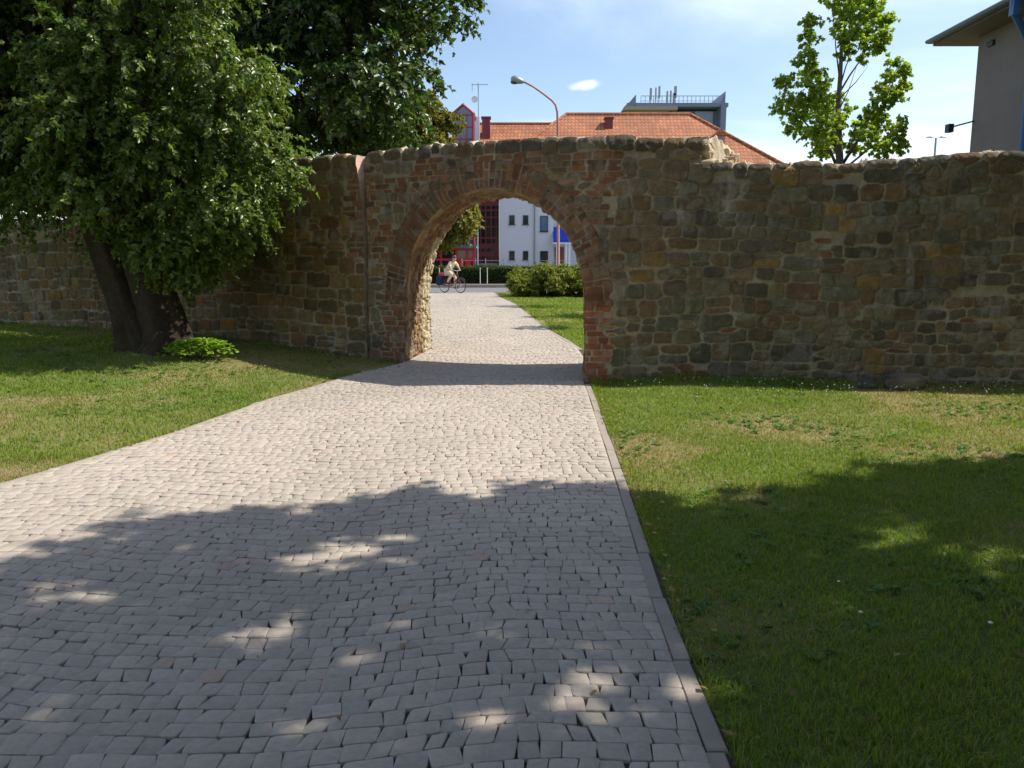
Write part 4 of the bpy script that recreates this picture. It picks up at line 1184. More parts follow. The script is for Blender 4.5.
# ---- trees beside the viewer, whose shade covers the foreground
def shade_tree(base, cz, R_, n, label, sq, ntw=20, cx=0, cy=0):
    c = (base[0] + cx, base[1] + cy, cz)
    cl = []
    while len(cl) < n:
        v = rt.normal(0, 1, 3); v /= np.linalg.norm(v); q = .35 + .65 * rt.random() ** .5
        p = (c[0] + v[0] * R_ * q * sq[0], c[1] + v[1] * R_ * q * sq[1], c[2] + v[2] * R_ * q * sq[2])
        if p[2] - 1.6 < .33 * max(0, p[1]) + .95: continue
        cl.append((*p, rt.uniform(.45, .85)))
    return simple_tree('shade_tree', gz(*base), label, 'tree', cl, c, ntw, 16, .14, (.04, .075, .018), .24, cz + 1.5, group='trees shading the foreground')
# their crowns: boughs spread 5.5 to 8.5 m up, reaching as far as the shade on the ground reaches
rsd = np.random.default_rng(123)
def to_px(X, Y, Z):
    d = np.array([X, Y, Z - CAMH]); zc = d[1] * CP - d[2] * SP; yc = d[1] * SP + d[2] * CP
    return 512 + FPX * d[0] / zc, 384 - FPX * yc / zc
EDGE = [(-400, 640), (-60, 590), (0, 572), (60, 556), (110, 538), (150, 530), (200, 512), (240, 509), (300, 522), (340, 514), (400, 494), (440, 492), (480, 502), (520, 492), (560, 480), (600, 492), (632, 512), (652, 528), (700, 508), (740, 494), (780, 490), (830, 484), (870, 472), (920, 462), (980, 460), (1060, 456), (1500, 450)]
HOLES = [(288, 572, .20), (284, 632, .14), (345, 546, .14), (20, 606, .16), (180, 655, .10), (530, 662, .13), (640, 690, .12), (330, 745, .12), (560, 735, .12), (905, 540, .22), (985, 565, .25), (850, 528, .20), (820, 615, .15), (90, 620, .10), (430, 560, .12)]
HG = [(*GR(a, b)[:2], r) for a, b, r in HOLES]
pts = []
tries = 0
while tries < 60000 and len(pts) < 760:
    tries += 1
    X = rsd.uniform(-5.5, 9.0); Y = rsd.uniform(.3, 7.2); r = rsd.uniform(.26, .52)
    if Y > 1.9:
        a, b = to_px(X, Y + r * .75, 0)
        if b < np.interp(a, [e[0] for e in EDGE], [e[1] for e in EDGE]): continue
    if any(((X - q[0]) / 1.25) ** 2 + (Y - q[1]) ** 2 < (q[2] * .75 + r * .62) ** 2 for q in HG): continue
    lay_ = int(rsd.random() < .45)
    if any((X - q[0]) ** 2 + (Y - q[1]) ** 2 < (.50 * (r + q[2])) ** 2 and q[3] == lay_ for q in pts): continue
    pts.append((X, Y, r, lay_))
trees_ = {0: [], 1: [], 2: []}
for X, Y, r, l_ in pts:
    h = (6.2 if l_ == 0 else 7.8) + rsd.uniform(-.6, .6)
    p = (X + .8 * h, Y + .1 * h, h, r)
    trees_[0 if p[0] < 4.3 else (1 if p[0] < 9.0 else 2)].append(p)
for k_, (bx_, by_, lab) in enumerate(((2.4, -.8, 'spreading tree close to the viewer that shades the left of the near paving'), (6.4, 1.2, 'spreading tree beside the path that shades the near paving'), (12.6, 2.4, 'spreading tree on the right lawn that shades the near grass'))):
    simple_tree('shade_tree', gz(bx_, by_), lab, 'tree', trees_[k_], (bx_, by_, 6), 24, 16, .125, (.04, .075, .018), .22, 8.2, group='trees shading the foreground', limb=5, lr=.045)
cl = []  # unseen crown added overhead to cut sky light on the foreground
while len(cl) < 90:
    v = rt.normal(0, 1, 3); v /= np.linalg.norm(v); q = .3 + .7 * rt.random() ** .5
    p = (-2.9 + v[0] * 2.2 * q, 2.0 + v[1] * 3.6 * q, 8.3 + v[2] * 1.5 * q)
    if p[2] - 1.6 < .33 * max(0, p[1]) + 1.0: continue
    cl.append((*p, rt.uniform(.5, .8)))
simple_tree('shade_tree', gz(-4.6, -1.2), 'unseen tree added left of the viewer, its high boughs blocking sky light over the path', 'tree', cl, (-3.6, .5, 7), 46, 15, .16, (.04, .075, .018), .22, 8.6, group='trees shading the foreground')
for (bx_, by_, cz_, R_, lab) in ((-8.5, -6.5, 6.5, 4.5, 'unseen wide tree added behind the viewer on the left lawn to block low sky'), (3.5, -9.5, 7.0, 5.0, 'unseen wide tree added far behind the viewer beside the path to block low sky'), (13.5, -5.5, 6.8, 4.8, 'unseen wide tree added behind the viewer on the right lawn to block low sky'), (20, 4.5, 6.5, 4.5, 'unseen wide tree added far out on the right lawn to block low sky')):  # trees added out of view to darken the sky fill on path and wall
    cl = []
    while len(cl) < 70:
        v = rt.normal(0, 1, 3); v /= np.linalg.norm(v); q = .4 + .6 * rt.random() ** .5
        cl.append((bx_ + v[0] * R_ * q, by_ + v[1] * R_ * q, cz_ - .6 + v[2] * R_ * q * .95, rt.uniform(.9, 1.4)))
    cl = [q for q in cl if q[2] > 1.6]
    simple_tree('shade_tree', gz(bx_, by_), lab, 'tree', cl, (bx_, by_, cz_), 34, 14, .24, (.04, .075, .018), .3, cz_ + 1, group='trees shading the foreground')

# ---- bright low plant at the trunk's foot
def low_plant(name, c, rx, ry, h, n, leaf, col, label, cat_, stems=True):
    T = empty(name, c, 0, label, cat_)
    x = rt.normal(0, .42, n) * rx; y = rt.normal(0, .42, n) * ry
    k = (x / rx) ** 2 + (y / ry) ** 2 < 1; x, y = x[k], y[k]; n = len(x)
    q = np.sqrt(np.clip(1 - (x / rx) ** 2 - (y / ry) ** 2, 0, 1))
    z = h * q * rt.uniform(.45, 1.05, n) + .02
    P = np.stack([x, y, z], -1); a = rt.uniform(0, 6.28, n)
    D = np.stack([np.cos(a), np.sin(a), rt.normal(.05, .35, n)], -1)
    Nn = np.stack([rt.normal(0, .35, n), rt.normal(0, .35, n), np.ones(n)], -1)
    V, F = leaf_arrays(P, D, Nn, leaf * rt.uniform(.6, 1.25, n), .8, .1)
    cc = np.array(col)[None] * rt.uniform(.7, 1.3, (n, 1))
    npmesh('foliage', V, [F], 'leaf_dull', np.repeat(cc, 4, 0), parent=T)
    m = MB()
    for i in range(0, n, max(1, n // 90)): m.tube([(x[i] * .6, y[i] * .6, -.02), (x[i] * .9, y[i] * .9, z[i] * .6), (x[i], y[i], z[i])], [.004, .003, .002], 4)
    m.build('stems', 'bark', T, attr=(.08, .12, .03))
    return T
p = GR(196, 360); low_plant('ground_plant', (p[0], p[1] + .1, float(terrain(p[0], p[1] + .1))), .60, .34, .26, 620, .085, (.21, .34, .03), 'low bright yellow green plant with round leaves at the foot of the leaning tree', 'plant')
p = GR(157, 354); low_plant('ground_plant', (p[0], p[1] + .1, float(terrain(p[0], p[1] + .1))), .16, .14, .24, 90, .08, (.10, .16, .06), 'small greyish leafy sprig against the trunk left of the bright plant', 'plant')

# ---- rounded bush and clipped hedge beyond the arch
def bush(name, base, outline, d0, d1, n, r0, r1, ntw, leaf, col, label, cat_):
    cl = fill(outline, d0, d1, n, r0, r1, rt, .3)
    T = empty(name, base, 0, label, cat_)
    rel(crown('foliage', cl, (base[0], base[1], base[2] + .3), rt, ntw, 14, leaf, col, None, .1, .6, 'leaf_dull', .55, .5), T)
    m = MB()
    for q in cl[::2]: m.tube(limb_path((base[0] + (q[0] - base[0]) * .5, base[1] + (q[1] - base[1]) * .5, base[2] - .02), q[:3], 4, .05), [.02, .016, .012, .008, .004], 5)
    rel(m.build('stems', 'bark', None, attr=BARK), T)
    return T
pb = GR(545, 296); pb = gz(pb[0], 33.6)
bush('bush', pb, [(512, 288), (516, 276), (530, 270), (548, 268), (570, 270), (600, 272), (612, 284), (606, 293), (520, 293)], 32.6, 35.2, 90, .26, .40, 40, .11, (.24, .26, .05), 'round yellow green bush on the verge in front of the white building', 'bush')
def hedge(name, x0, x1, y0, y1, h, label):
    T = empty(name, ((x0 + x1) / 2, (y0 + y1) / 2, float(terrain(0, y0)) + .1), 0, label, 'hedge')
    w_, d_ = (x1 - x0), (y1 - y0)
    MB().box((0, 0, h * .46), (w_ - .16, d_ - .16, h * .92)).build('stems', 'core_dark', T)
    n = int(w_ * (h * 2 + d_) * 330); f = rt.random(n)
    x = rt.uniform(-w_ / 2, w_ / 2, n); y = np.where(f < .62, -d_ / 2, rt.uniform(-d_ / 2, d_ / 2, n)); z = np.where(f < .62, rt.uniform(0.02, h, n), h)
    P = np.stack([x, y, z], -1) + rt.normal(0, .045, (n, 3)); P[:, 2] += .05 * (vnoise(x * 1.4, x * 0, 951) - .5)
    D = rt.normal(0, 1, (n, 3)) + np.array([0, -.5, .5]); Nn = rt.normal(0, 1, (n, 3))
    V, F = leaf_arrays(P, D, Nn, .11 * rt.uniform(.6, 1.3, n), .6, .1)
    cc = np.array([.045, .085, .022])[None] * rt.uniform(.6, 1.35, (n, 1))
    npmesh('foliage', V, [F], 'leaf_dull', np.repeat(cc, 4, 0), parent=T)
    return T
hedge('hedge', -13, 9, 49.6, 50.9, .95, 'long clipped dark green hedge across the road behind the cyclist')
# ------------------------------------------------------------------ buildings beyond the wall
DB = 70.0
def zat(py, Y, px=512): return float(PT(px, py, Y)[2])
def xat(px, py, Y): return float(PT(px, py, Y)[0])
BW = empty('white_building', (xat(527, 240, DB), DB, .1), 0, 'white rendered building with orange tiled roof and dark red glazed bay', 'building')
def part(mb, name, mat, parent, **k):
    o = mb.build(name, mat, None, **k); o.parent = parent
    off = Vector(parent.location) if parent.parent is None else Vector((0, 0, 0))
    o.matrix_parent_inverse = Matrix.Translation(-off)
    return o
ze = zat(168, DB)                                  # eaves
x0 = xat(499.5, 240, DB); x1 = xat(553.3, 240, DB); x2 = xat(800, 200, DB)
m = MB(); m.box(((x0 + x1) / 2, DB + 4, ze / 2), (x1 - x0, 8, ze)); m.box(((x1 + x2) / 2, DB + 5.2, ze / 2), (x2 - x1 - .02, 8, ze - .1))
part(m, 'wall', 'white_render', BW)
def win(px0, px1, py0, py1, glass='glass_dark', Y=DB, mull=0, parent=BW):
    xa, xb = xat(px0, py0, Y), xat(px1, py0, Y); za, zb = zat(py1, Y), zat(py0, Y)
    m = MB(); t = .06
    for (cx_, cz_, w_, h_) in (((xa + xb) / 2, zb - t / 2, xb - xa, t), ((xa + xb) / 2, za + t / 2, xb - xa, t), (xa + t / 2, (za + zb) / 2, t, zb - za - 2 * t), (xb - t / 2, (za + zb) / 2, t, zb - za - 2 * t)):
        m.box((cx_, Y - .02, cz_), (w_, .10, h_))
    m.box(((xa + xb) / 2, Y - .06, za - .03), (xb - xa + .14, .16, .05))
    for i in range(mull): m.box((xa + (xb - xa) * (i + 1) / (mull + 1), Y - .02, (za + zb) / 2), (.05, .10, zb - za - 2 * t))
    f = part(m, 'window', 'dark_metal', parent)
    part(MB().box(((xa + xb) / 2, Y - .003, (za + zb) / 2), (xb - xa - t, .04, zb - za - t)), 'pane', glass, f)
    return f
for (a, b) in ((509.3, 514.6), (523, 528.3)):
    win(a, b, 215.3, 224.4); win(a, b, 251, 259.8); win(a, b, 179, 188)
win(540.2, 548, 216, 231.5, 'glass_blue', mull=0); win(540.2, 548, 251, 266)
for i, a in enumerate((600, 640, 680, 720, 760)): win(a, a + 8, 216, 230, 'glass_blue', DB + 1.2)
m = MB(); xd = xat(534.6, 240, DB); m.tube([(xd, DB - .12, .1), (xd, DB - .12, ze - .2)], .06, 8); part(m, 'downpipe', 'grey_metal', BW)
# blue awning with its pale frame and the brown doors under it
ya = DB - 1.2
xa, xb = xat(553.6, 235, ya), xat(575, 235, ya); za, zb = zat(242.5, ya), zat(226, ya)
m = MB(); m.poly([(xa, ya, za), (xb, ya, za), (xb, ya + .2, za), (xa, ya + .2, za), (xa, ya + 1.9, zb), (xb, ya + 1.9, zb), (xa, ya + 1.9, zb - .15), (xb, ya + 1.9, zb - .15), (xa, ya, za + .25), (xb, ya, za + .25)],
                [(0, 1, 9, 8), (8, 9, 5, 4), (0, 8, 4, 6), (1, 7, 5, 9), (0, 6, 7, 1)])
aw = part(m, 'awning', 'blue_fabric', BW)
m = MB(); m.box(((xa + xb) / 2, ya - .02, za - .06), (xb - xa + .1, .08, .13)); part(m, 'valance', 'white_paint', aw)
m = MB()
for px in (557, 566.2, 569.5): xx = xat(px, 255, ya); m.box((xx, ya + .05, (za - .12) / 2 + .05), (.16, .1, za - .14))
part(m, 'awning_post', 'white_paint', aw)
for (a, b) in ((555.2, 558), (559.4, 564)):
    xx0, xx1 = xat(a, 255, DB + 1.15), xat(b, 255, DB + 1.15); zt = zat(247, DB + 1.2)
    part(MB().box(((xx0 + xx1) / 2, DB + 1.16, zt / 2), (xx1 - xx0, .08, zt)), 'door', 'brown_door', BW)
# dark red glazed bay
xg0 = xat(476.8, 240, DB); xg1 = x0 - .02; g = MB()
g.box(((xg0 + xg1) / 2, DB + 2.6, (ze + .4) / 2), (xg1 - xg0 - .1, 4, ze + .4)); bay = part(g, 'glazed_bay', 'glass_dark', BW)
m = MB()
for py in (196, 203, 210, 217, 226.5, 238, 246, 254, 260): m.box(((xg0 + xg1) / 2, DB + .5, zat(py, DB)), (xg1 - xg0 - .12, .16, .12 if py not in (203, 246, 254) else .42))
for px in (480.5, 485.5, 491, 496): m.box((xat(px, 240, DB), DB + .47, ze / 2 + .6), (.09, .14, ze - 1.2))
part(m, 'glazing_bar', 'dark_red', bay)
part(MB().box((xg0 + .07, DB + .4, ze / 2), (.14, .3, ze)), 'post', 'white_paint', bay)
part(MB().box((xg0 - .28, DB + .9, ze / 2), (.5, .4, ze)), 'pilaster', 'red_paint', bay)
part(MB().box(((xg0 + xg1) / 2, DB + .42, .75), (xg1 - xg0 - .3, .2, 1.3)), 'plinth', 'beige_cladding', bay)
# roofs
Yr = DB + 6.2
rz = zat(114.5, Yr); xl = xat(566, 113, Yr); xr = xat(690, 112, Yr); xe = xat(787, 170, DB - .7); yb = DB + 12.5; yf = DB - .7
xl0 = xat(545, 150, DB)
def solid_roof(name, top, eave, mat, parent):
    pass
v = [(xl - 6.4, yf, ze), (xe, yf, ze), (xe, yb, ze), (xl - 6.4, yb, ze), (xl, Yr, rz), (xr, Yr, rz)]
m = MB(); m.poly(v, [(0, 1, 5, 4), (1, 2, 5), (2, 3, 4, 5), (3, 0, 4), (3, 2, 1, 0)])
rf = part(m, 'roof', 'roof_tile', BW)
Yr2 = DB + 5.4; rz2 = zat(124, Yr2); xq = xat(478, 121, Yr2)
v = [(xq - .2, yf + .4, ze - .05), (xl - 1, yf + .4, ze - .05), (xl - 1, yb - .8, ze - .05), (xq - .2, yb - .8, ze - .05), (xq - .2, Yr2, rz2), (xl + 1.5, Yr2, rz2)]
m = MB(); m.poly(v, [(0, 1, 5, 4), (1, 2, 5), (2, 3, 4, 5), (3, 0, 4), (3, 2, 1, 0)])
rf2 = part(m, 'roof', 'roof_tile', BW)
m = MB(); m.tube([(xl, Yr, rz + .03), (xr, Yr, rz + .03)], .16, 8); m.tube([(xr, Yr, rz + .03), (xe, yf, ze + .05)], .15, 8); m.tube([(xl, Yr, rz + .03), (xl - 6.4, yf, ze + .05)], .14, 8)
part(m, 'ridge_tiles', 'roof_tile', rf)
m = MB(); m.tube([(xq, Yr2, rz2 + .02), (xl + .5, Yr2, rz2 + .02)], .14, 8); part(m, 'ridge_tiles', 'roof_tile', rf2)
def chimney(px0, px1, py0, py1, Y, parent, mat='red_paint'):
    xa, xb = xat(px0, py0, Y), xat(px1, py0, Y); za, zb = zat(py1, Y) - 1.6, zat(py0, Y)
    m = MB(); m.box(((xa + xb) / 2, Y + .4, (za + zb) / 2), (xb - xa, .8, zb - za)); m.box(((xa + xb) / 2, Y + .4, zb + .06), (xb - xa + .16, .96, .14))
    return part(m, 'chimney', mat, parent)
chimney(605.5, 613, 118.5, 128, DB + 4.2, rf, 'dark_red'); chimney(482, 490, 118, 132, DB + 3.4, rf2, 'dark_red')
part(MB().box((xat(476.5, 128, DB + 3), DB + 3.2, zat(132, DB + 3)), (.55, .5, 2.6)), 'vent_stack', 'white_render', rf2)
# dormer window in the hip slope and the small roof behind it
Yd = DB + 2.2
xa, xb = xat(714.5, 150, Yd), xat(724.5, 150, Yd); za, zb = zat(157, Yd) - .6, zat(135.5, Yd)
m = MB(); m.box(((xa + xb) / 2, Yd + 1, (za + zb) / 2), (xb - xa, 2, zb - za)); dm = part(m, 'dormer', 'rust_paint', BW)
part(MB().box(((xa + xb) / 2 - .1, Yd - .02, (za + zb) / 2), (xb - xa - .3, .06, zb - za - .5)), 'pane', 'glass_blue', dm)
part(MB().poly([(xa - .2, Yd - .3, zb), (xb + .2, Yd - .3, zb), (xb + .2, Yd + 2.6, zb), (xa - .2, Yd + 2.6, zb), ((xa + xb) / 2, Yd - .3, zb + .55), ((xa + xb) / 2, Yd + 2.6, zb + .55)], [(0, 1, 4), (1, 2, 5, 4), (2, 3, 5), (3, 0, 4, 5), (0, 3, 2, 1)]), 'dormer_roof', 'roof_tile', dm)
# red framed stair tower with glass gable
TW = empty('stair_tower', (xat(463, 140, 68), 68, .1), 0, 'narrow stair tower with red frame and violet glass gable left of the tiled roof', 'tower')
xa, xb = xat(453.5, 130, 68), xat(473.5, 130, 68); zg = zat(113, 68); zp = zat(104.5, 68); xm = (xa + xb) / 2
m = MB(); m.poly([(xa, 68, 0), (xb, 68, 0), (xb, 68, zg), (xm, 68, zp), (xa, 68, zg), (xa, 71, 0), (xb, 71, 0), (xb, 71, zg), (xm, 71, zp), (xa, 71, zg)], [(0, 1, 2, 3, 4), (9, 8, 7, 6, 5), (1, 6, 7, 2), (2, 7, 8, 3), (3, 8, 9, 4), (4, 9, 5, 0)])
part(m, 'glass_wall', 'glass_violet', TW)
m = MB(); t = .14
m.tube([(xa, 67.95, .1), (xa, 67.95, zg), (xm, 67.95, zp), (xb, 67.95, zg), (xb, 67.95, .1)], .13, 6)
for k_ in range(1, 3): m.box((xa + (xb - xa) * k_ / 3, 67.96, zg / 2 + .2), (.07, .08, zg - .4))
for k_ in range(0, 9): m.box((xm, 67.95, zg - .15 - k_ * .95), (xb - xa, .07, .07))
m.tube([(xb, 68, zg), (xb, 71, zg)], .12, 6); m.tube([(xm, 68, zp), (xm, 71.2, zp)], .12, 6)
part(m, 'frame', 'red_paint', TW)
# antenna mast on the roof
AN = empty('antenna_mast', (xat(478, 110, 73), 73, zat(128, 73)), 0, 'thin rooftop antenna mast with a white dish beside the stair tower', 'antenna')
xa = xat(478.3, 100, 73)
part(MB().tube([(xa, 73, zat(136, 73)), (xa, 73, zat(83, 73))], .045, 6), 'mast', 'grey_metal', AN)
m = MB(); zt = zat(84.5, 73); xl_, xr_ = xat(472, 84, 73), xat(488, 84, 73)
m.tube([(xl_, 73, zt), (xr_, 73, zt)], .03, 5)
for k_ in range(6): q = xl_ + (xr_ - xl_) * k_ / 5; m.tube([(q, 72.7, zt - .12 - .3 * (k_ == 0)), (q, 73.3, zt + .12 + .06 * (k_ == 0))], .02, 4)
m.tube([(xl_ + .02, 73, zt - .55), (xl_ + .02, 73, zt + .12)], .025, 4); part(m, 'aerial', 'grey_metal', AN)
m = MB(); cxd, czd = xat(474.6, 99.5, 72.6), zat(99.5, 72.6)
for i in range(5): pass
prof = [(0, .12), (.12, .11), (.22, .07), (.29, 0)]
b_ = len(m.v)
for (r_, dz) in prof:
    for k_ in range(14): q = 2 * math.pi * k_ / 14; m.v.append((cxd + r_ * math.cos(q), 72.6 + dz, czd + r_ * math.sin(q)))
for i in range(3):
    for k_ in range(14): k2 = (k_ + 1) % 14; m.f.append((b_ + i * 14 + k_, b_ + i * 14 + k2, b_ + (i + 1) * 14 + k2, b_ + (i + 1) * 14 + k_))
m.tube([(cxd, 72.7, czd), (xa, 73, czd)], .03, 5); m.tube([(cxd, 72.6, czd - .26), (cxd, 72.2, czd)], .015, 4)
part(m, 'dish', 'white_paint', AN)

# grey blue office block far behind the roof
DO = 125.0
OB = empty('office_block', (xat(675, 120, DO), DO, .1), 0, 'grey blue flat roofed office block rising behind the orange roof, masts on its top', 'building')
xa, xb = xat(629, 110, DO), xat(718, 110, DO); zt = zat(107, DO); xs_ = xat(668, 110, DO)
m = MB(); m.box(((xa + xb) / 2, DO + 7, zt / 2 - .2), (xb - xa, 13, zt - .6)); part(m, 'wall', 'slate_cladding', OB)
m = MB(); m.box(((xa + xb) / 2 + .3, DO + 6, zt + .02), (xb - xa + 1.6, 15.4, .55)); part(m, 'roof_slab', 'slate_cladding', OB)
m = MB(); m.box(((xa + xs_) / 2 - .6, DO - .8, zt - 2.2), (xs_ - xa + 1.0, 1.2, 3.0)); m.box(((xa + xs_) / 2, DO - 1.5, zt - .55), (xs_ - xa + 2, 1.6, .5)); part(m, 'parapet', 'beige_cladding', OB)
def pane(a, b, c_, d_, mat, nm='window'):
    xa_, xb_ = xat(a, c_, DO), xat(b, c_, DO); za_, zb_ = zat(d_, DO), zat(c_, DO)
    f = part(MB().box(((xa_ + xb_) / 2, DO + .46, (za_ + zb_) / 2), (xb_ - xa_, .1, zb_ - za_)), nm, 'dark_metal', OB)
    n_ = max(1, int((xb_ - xa_) / 1.6)); mm = MB()
    for k_ in range(n_):
        q0 = xa_ + (xb_ - xa_) * k_ / n_ + .08; q1 = xa_ + (xb_ - xa_) * (k_ + 1) / n_ - .08
        mm.box(((q0 + q1) / 2, DO + .42, (za_ + zb_) / 2), (q1 - q0, .1, zb_ - za_ - .2))
    part(mm, 'pane', mat, f)
pane(666, 693, 110, 116, 'glass_violet'); pane(695, 715, 110, 140, 'glass_blue'); pane(640, 664, 112, 114.5, 'glass_dark'); pane(669, 697, 120, 150, 'glass_violet')
m = MB(); m.box((xb + .35, DO + 4, zt - 8), (.8, 12, 16)); m.poly([(xb + .0, DO - 1, zt + .3), (xb + .8, DO - 1, zt + .3), (xb + .8, DO - 1, zt + 2.1), (xb + .0, DO + 11, zt + .3), (xb + .8, DO + 11, zt + .3), (xb + .8, DO + 11, zt + 2.1)], [(0, 1, 2), (3, 5, 4), (1, 4, 5, 2), (0, 2, 5, 3), (0, 3, 4, 1)]); part(m, 'side_fin', 'slate_cladding', OB)
m = MB(); xq0, xq1 = xat(624, 110, DO), xat(634, 100, DO)
m.poly([(xq0 - .6, DO - 2, zt - 1), (xq1, DO - 2, zat(97, DO)), (xq1, DO - 2, zt), (xq0 - .6, DO + 8, zt - 1), (xq1, DO + 8, zat(97, DO)), (xq1, DO + 8, zt)], [(0, 2, 1), (3, 4, 5), (0, 1, 4, 3), (1, 2, 5, 4), (0, 3, 5, 2)]); part(m, 'side_fin', 'slate_cladding', OB)
m = MB(); xq0, xq1 = xat(619, 112, DO + 4), xat(634, 112, DO + 4); m.box(((xq0 + xq1) / 2, DO + 8, zat(108, DO) / 2), (xq1 - xq0, 8, zat(108, DO))); part(m, 'lower_wing', 'grey_metal', OB)
m = MB(); zr = zat(97.2, DO)
for q in np.linspace(xat(640, 100, DO), xb + .2, 20): m.box((float(q), DO - .9, (zt + zr) / 2), (.07, .07, zr - zt))
m.box(((xat(640, 100, DO) + xb) / 2, DO - .9, zr), (xb - xat(640, 100, DO), .09, .09)); m.box(((xat(640, 100, DO) + xb) / 2, DO - .9, (zr + zt) / 2), (xb - xat(640, 100, DO), .06, .06)); part(m, 'railing', 'grey_metal', OB)
for (px, py, r_) in ((650.5, 88, .16), (655.5, 87.5, .10), (659, 86, .14), (667, 91, .12), (670.5, 90.5, .12), (675, 86, .20), (674, 93, .22)):
    q = xat(px, 100, DO + 2); m = MB(); zz_ = zat(py, DO + 2)
    m.tube([(q, DO + 2, zt), (q, DO + 2, zz_)], .06, 6); m.box((q, DO + 1.9, zz_ - .9), (r_ * 2, .2, 1.7)); part(m, 'transmitter_mast', 'grey_metal', OB)

# rendered building at the right edge, side wall in shade
RB = empty('rendered_building', (17, 21, .1), 0, 'grey brown rendered building with a wide overhanging flat roof at the right edge', 'building')
xw = 13.85; yN = 25.0; yS = 12.0; zR = 8.15
m = MB(); m.box((xw + 5, (yN + yS) / 2, zR / 2), (10, yN - yS, zR)); part(m, 'wall', 'plaster_grey', RB)
m = MB(); m.box((xw + 4.6, (yN + yS) / 2, zR + .04), (10.9, yN - yS + 2.0, .08)); part(m, 'soffit', 'soffit_wood', RB)
m = MB(); m.box((xw + 4.57, (yN + yS) / 2, zR + .145), (11.1, yN - yS + 2.15, .12), 0); m.tube([(xw - 1.0, yS - 1, zR + .15), (xw - 1.0, yN + 1.1, zR + .15)], .06, 8); part(m, 'roof', 'roof_sheet', RB)
yp = 21.75; yq = 22.25
m = MB(); m.tube([(xw - .98, yp, zR + .15), (xw - .95, yp, zR - .25), (xw - .15, yq, zR - .9), (xw - .1, yq, zR - 1.3), (xw - .1, yq, .1)], .10, 10); m.box((xw - .95, yp, zR - .12), (.18, .2, .4)); part(m, 'downpipe', 'blue_metal', RB)
m = MB(); q = PT(963, 124, 25.2); m.tube([(xw + .05, 24.9, q[2] + .05), (13.25, 25.0, q[2] - .12)], .025, 6); m.box((13.18, 25.0, q[2] - .16), (.16, .22, .24)); part(m, 'floodlight', 'dark_metal', RB)
m = MB(); m.box((xw + .002, 24.3, zR - .35), (.16, .3, .14)); part(m, 'vent', 'dark_metal', RB)
# ------------------------------------------------------------------ street things seen through and over the arch
# red framed glass pavilion
DPV = 61.0
PV = empty('glass_pavilion', (xat(450, 260, DPV), DPV, .1), 0, 'low red framed glass pavilion with a flat teal roof behind the hedge', 'pavilion')
xa, xb = xat(424, 260, DPV), xat(474.5, 260, DPV); zt = zat(248.5, DPV)
part(MB().box(((xa + xb) / 2, DPV + 2, zt / 2), (xb - xa - .2, 3.6, zt - .1)), 'glass_wall', 'glass_dark', PV)
m = MB()
for px in (424.5, 433, 441, 456.5, 467.5, 474): m.box((xat(px, 260, DPV), DPV + .08, zt / 2), (.16, .16, zt))
for py in (249, 259.5): m.box(((xa + xb) / 2, DPV + .06, zat(py, DPV)), (xb - xa, .14, .17))
part(m, 'frame', 'bright_red', PV)
m = MB()
for (a, b) in ((457.5, 466.5), (468.3, 473)): q0, q1 = xat(a, 255, DPV), xat(b, 255, DPV); m.box(((q0 + q1) / 2, DPV + .12, zat(254.3, DPV)), (q1 - q0, .08, .62))
part(m, 'blind', 'beige_cladding', PV)
m = MB()
for (a, b) in ((457.5, 464), (465, 471)): q0, q1 = xat(a, 265, DPV), xat(b, 265, DPV); m.box(((q0 + q1) / 2, DPV + .1, zat(266, DPV)), (q1 - q0, .1, .95))
part(m, 'red_panel', 'bright_red', PV)
part(MB().box(((xa + xb) / 2, DPV + 1.9, zt + .12), (xb - xa + .3, 4.4, .2)), 'roof', 'teal_roof', PV)
m = MB(); m.sphere((xat(445, 246, DPV), DPV + 1.5, zt + .28), (.42, .42, .26)); part(m, 'roof_dome', 'white_paint', PV, smooth=True)

# wire fence with thin posts above the hedge
FN = empty('wire_fence', (1.0, 53.0, .1), 0, 'thin wire fence on slim posts above the hedge in front of the white building', 'fence')
for px in (462, 475.5, 485.5, 503.5, 528.4, 553, 580, 610):
    q = xat(px, 260, 51.3); part(MB().tube([(q, 51.3, 0), (q, 51.3, zat(258.5, 51.3))], .035, 6), 'post', 'grey_metal', FN)
m = MB()
for z_ in (1.62, 1.25, .9): m.tube([(xat(460, 260, 51.3), 51.3, z_), (xat(612, 260, 51.3), 51.3, z_)], .010, 4)
part(m, 'wire', 'grey_metal', FN)
# three pale marker stakes in front of the hedge
for i, (px, lab) in enumerate(((439.5, 'pale thin stake in front of the hedge left of the cyclist'), (480.2, 'pale thin stake in front of the hedge just right of the cyclist'), (487.3, 'pale thin stake in front of the hedge farther right of the cyclist'))):
    q = xat(px, 280, 49.2); b = float(terrain(q, 49.2)) + .1
    m = MB(); m.tube([(q, 49.2, b - .1), (q, 49.2, b + .92)], [.028, .022], 6); m.sphere((q, 49.2, b + .93), .03, 8, 5)
    o = m.build('stake', 'white_paint'); tag(o, lab, 'stake', 'pale stakes along the hedge')

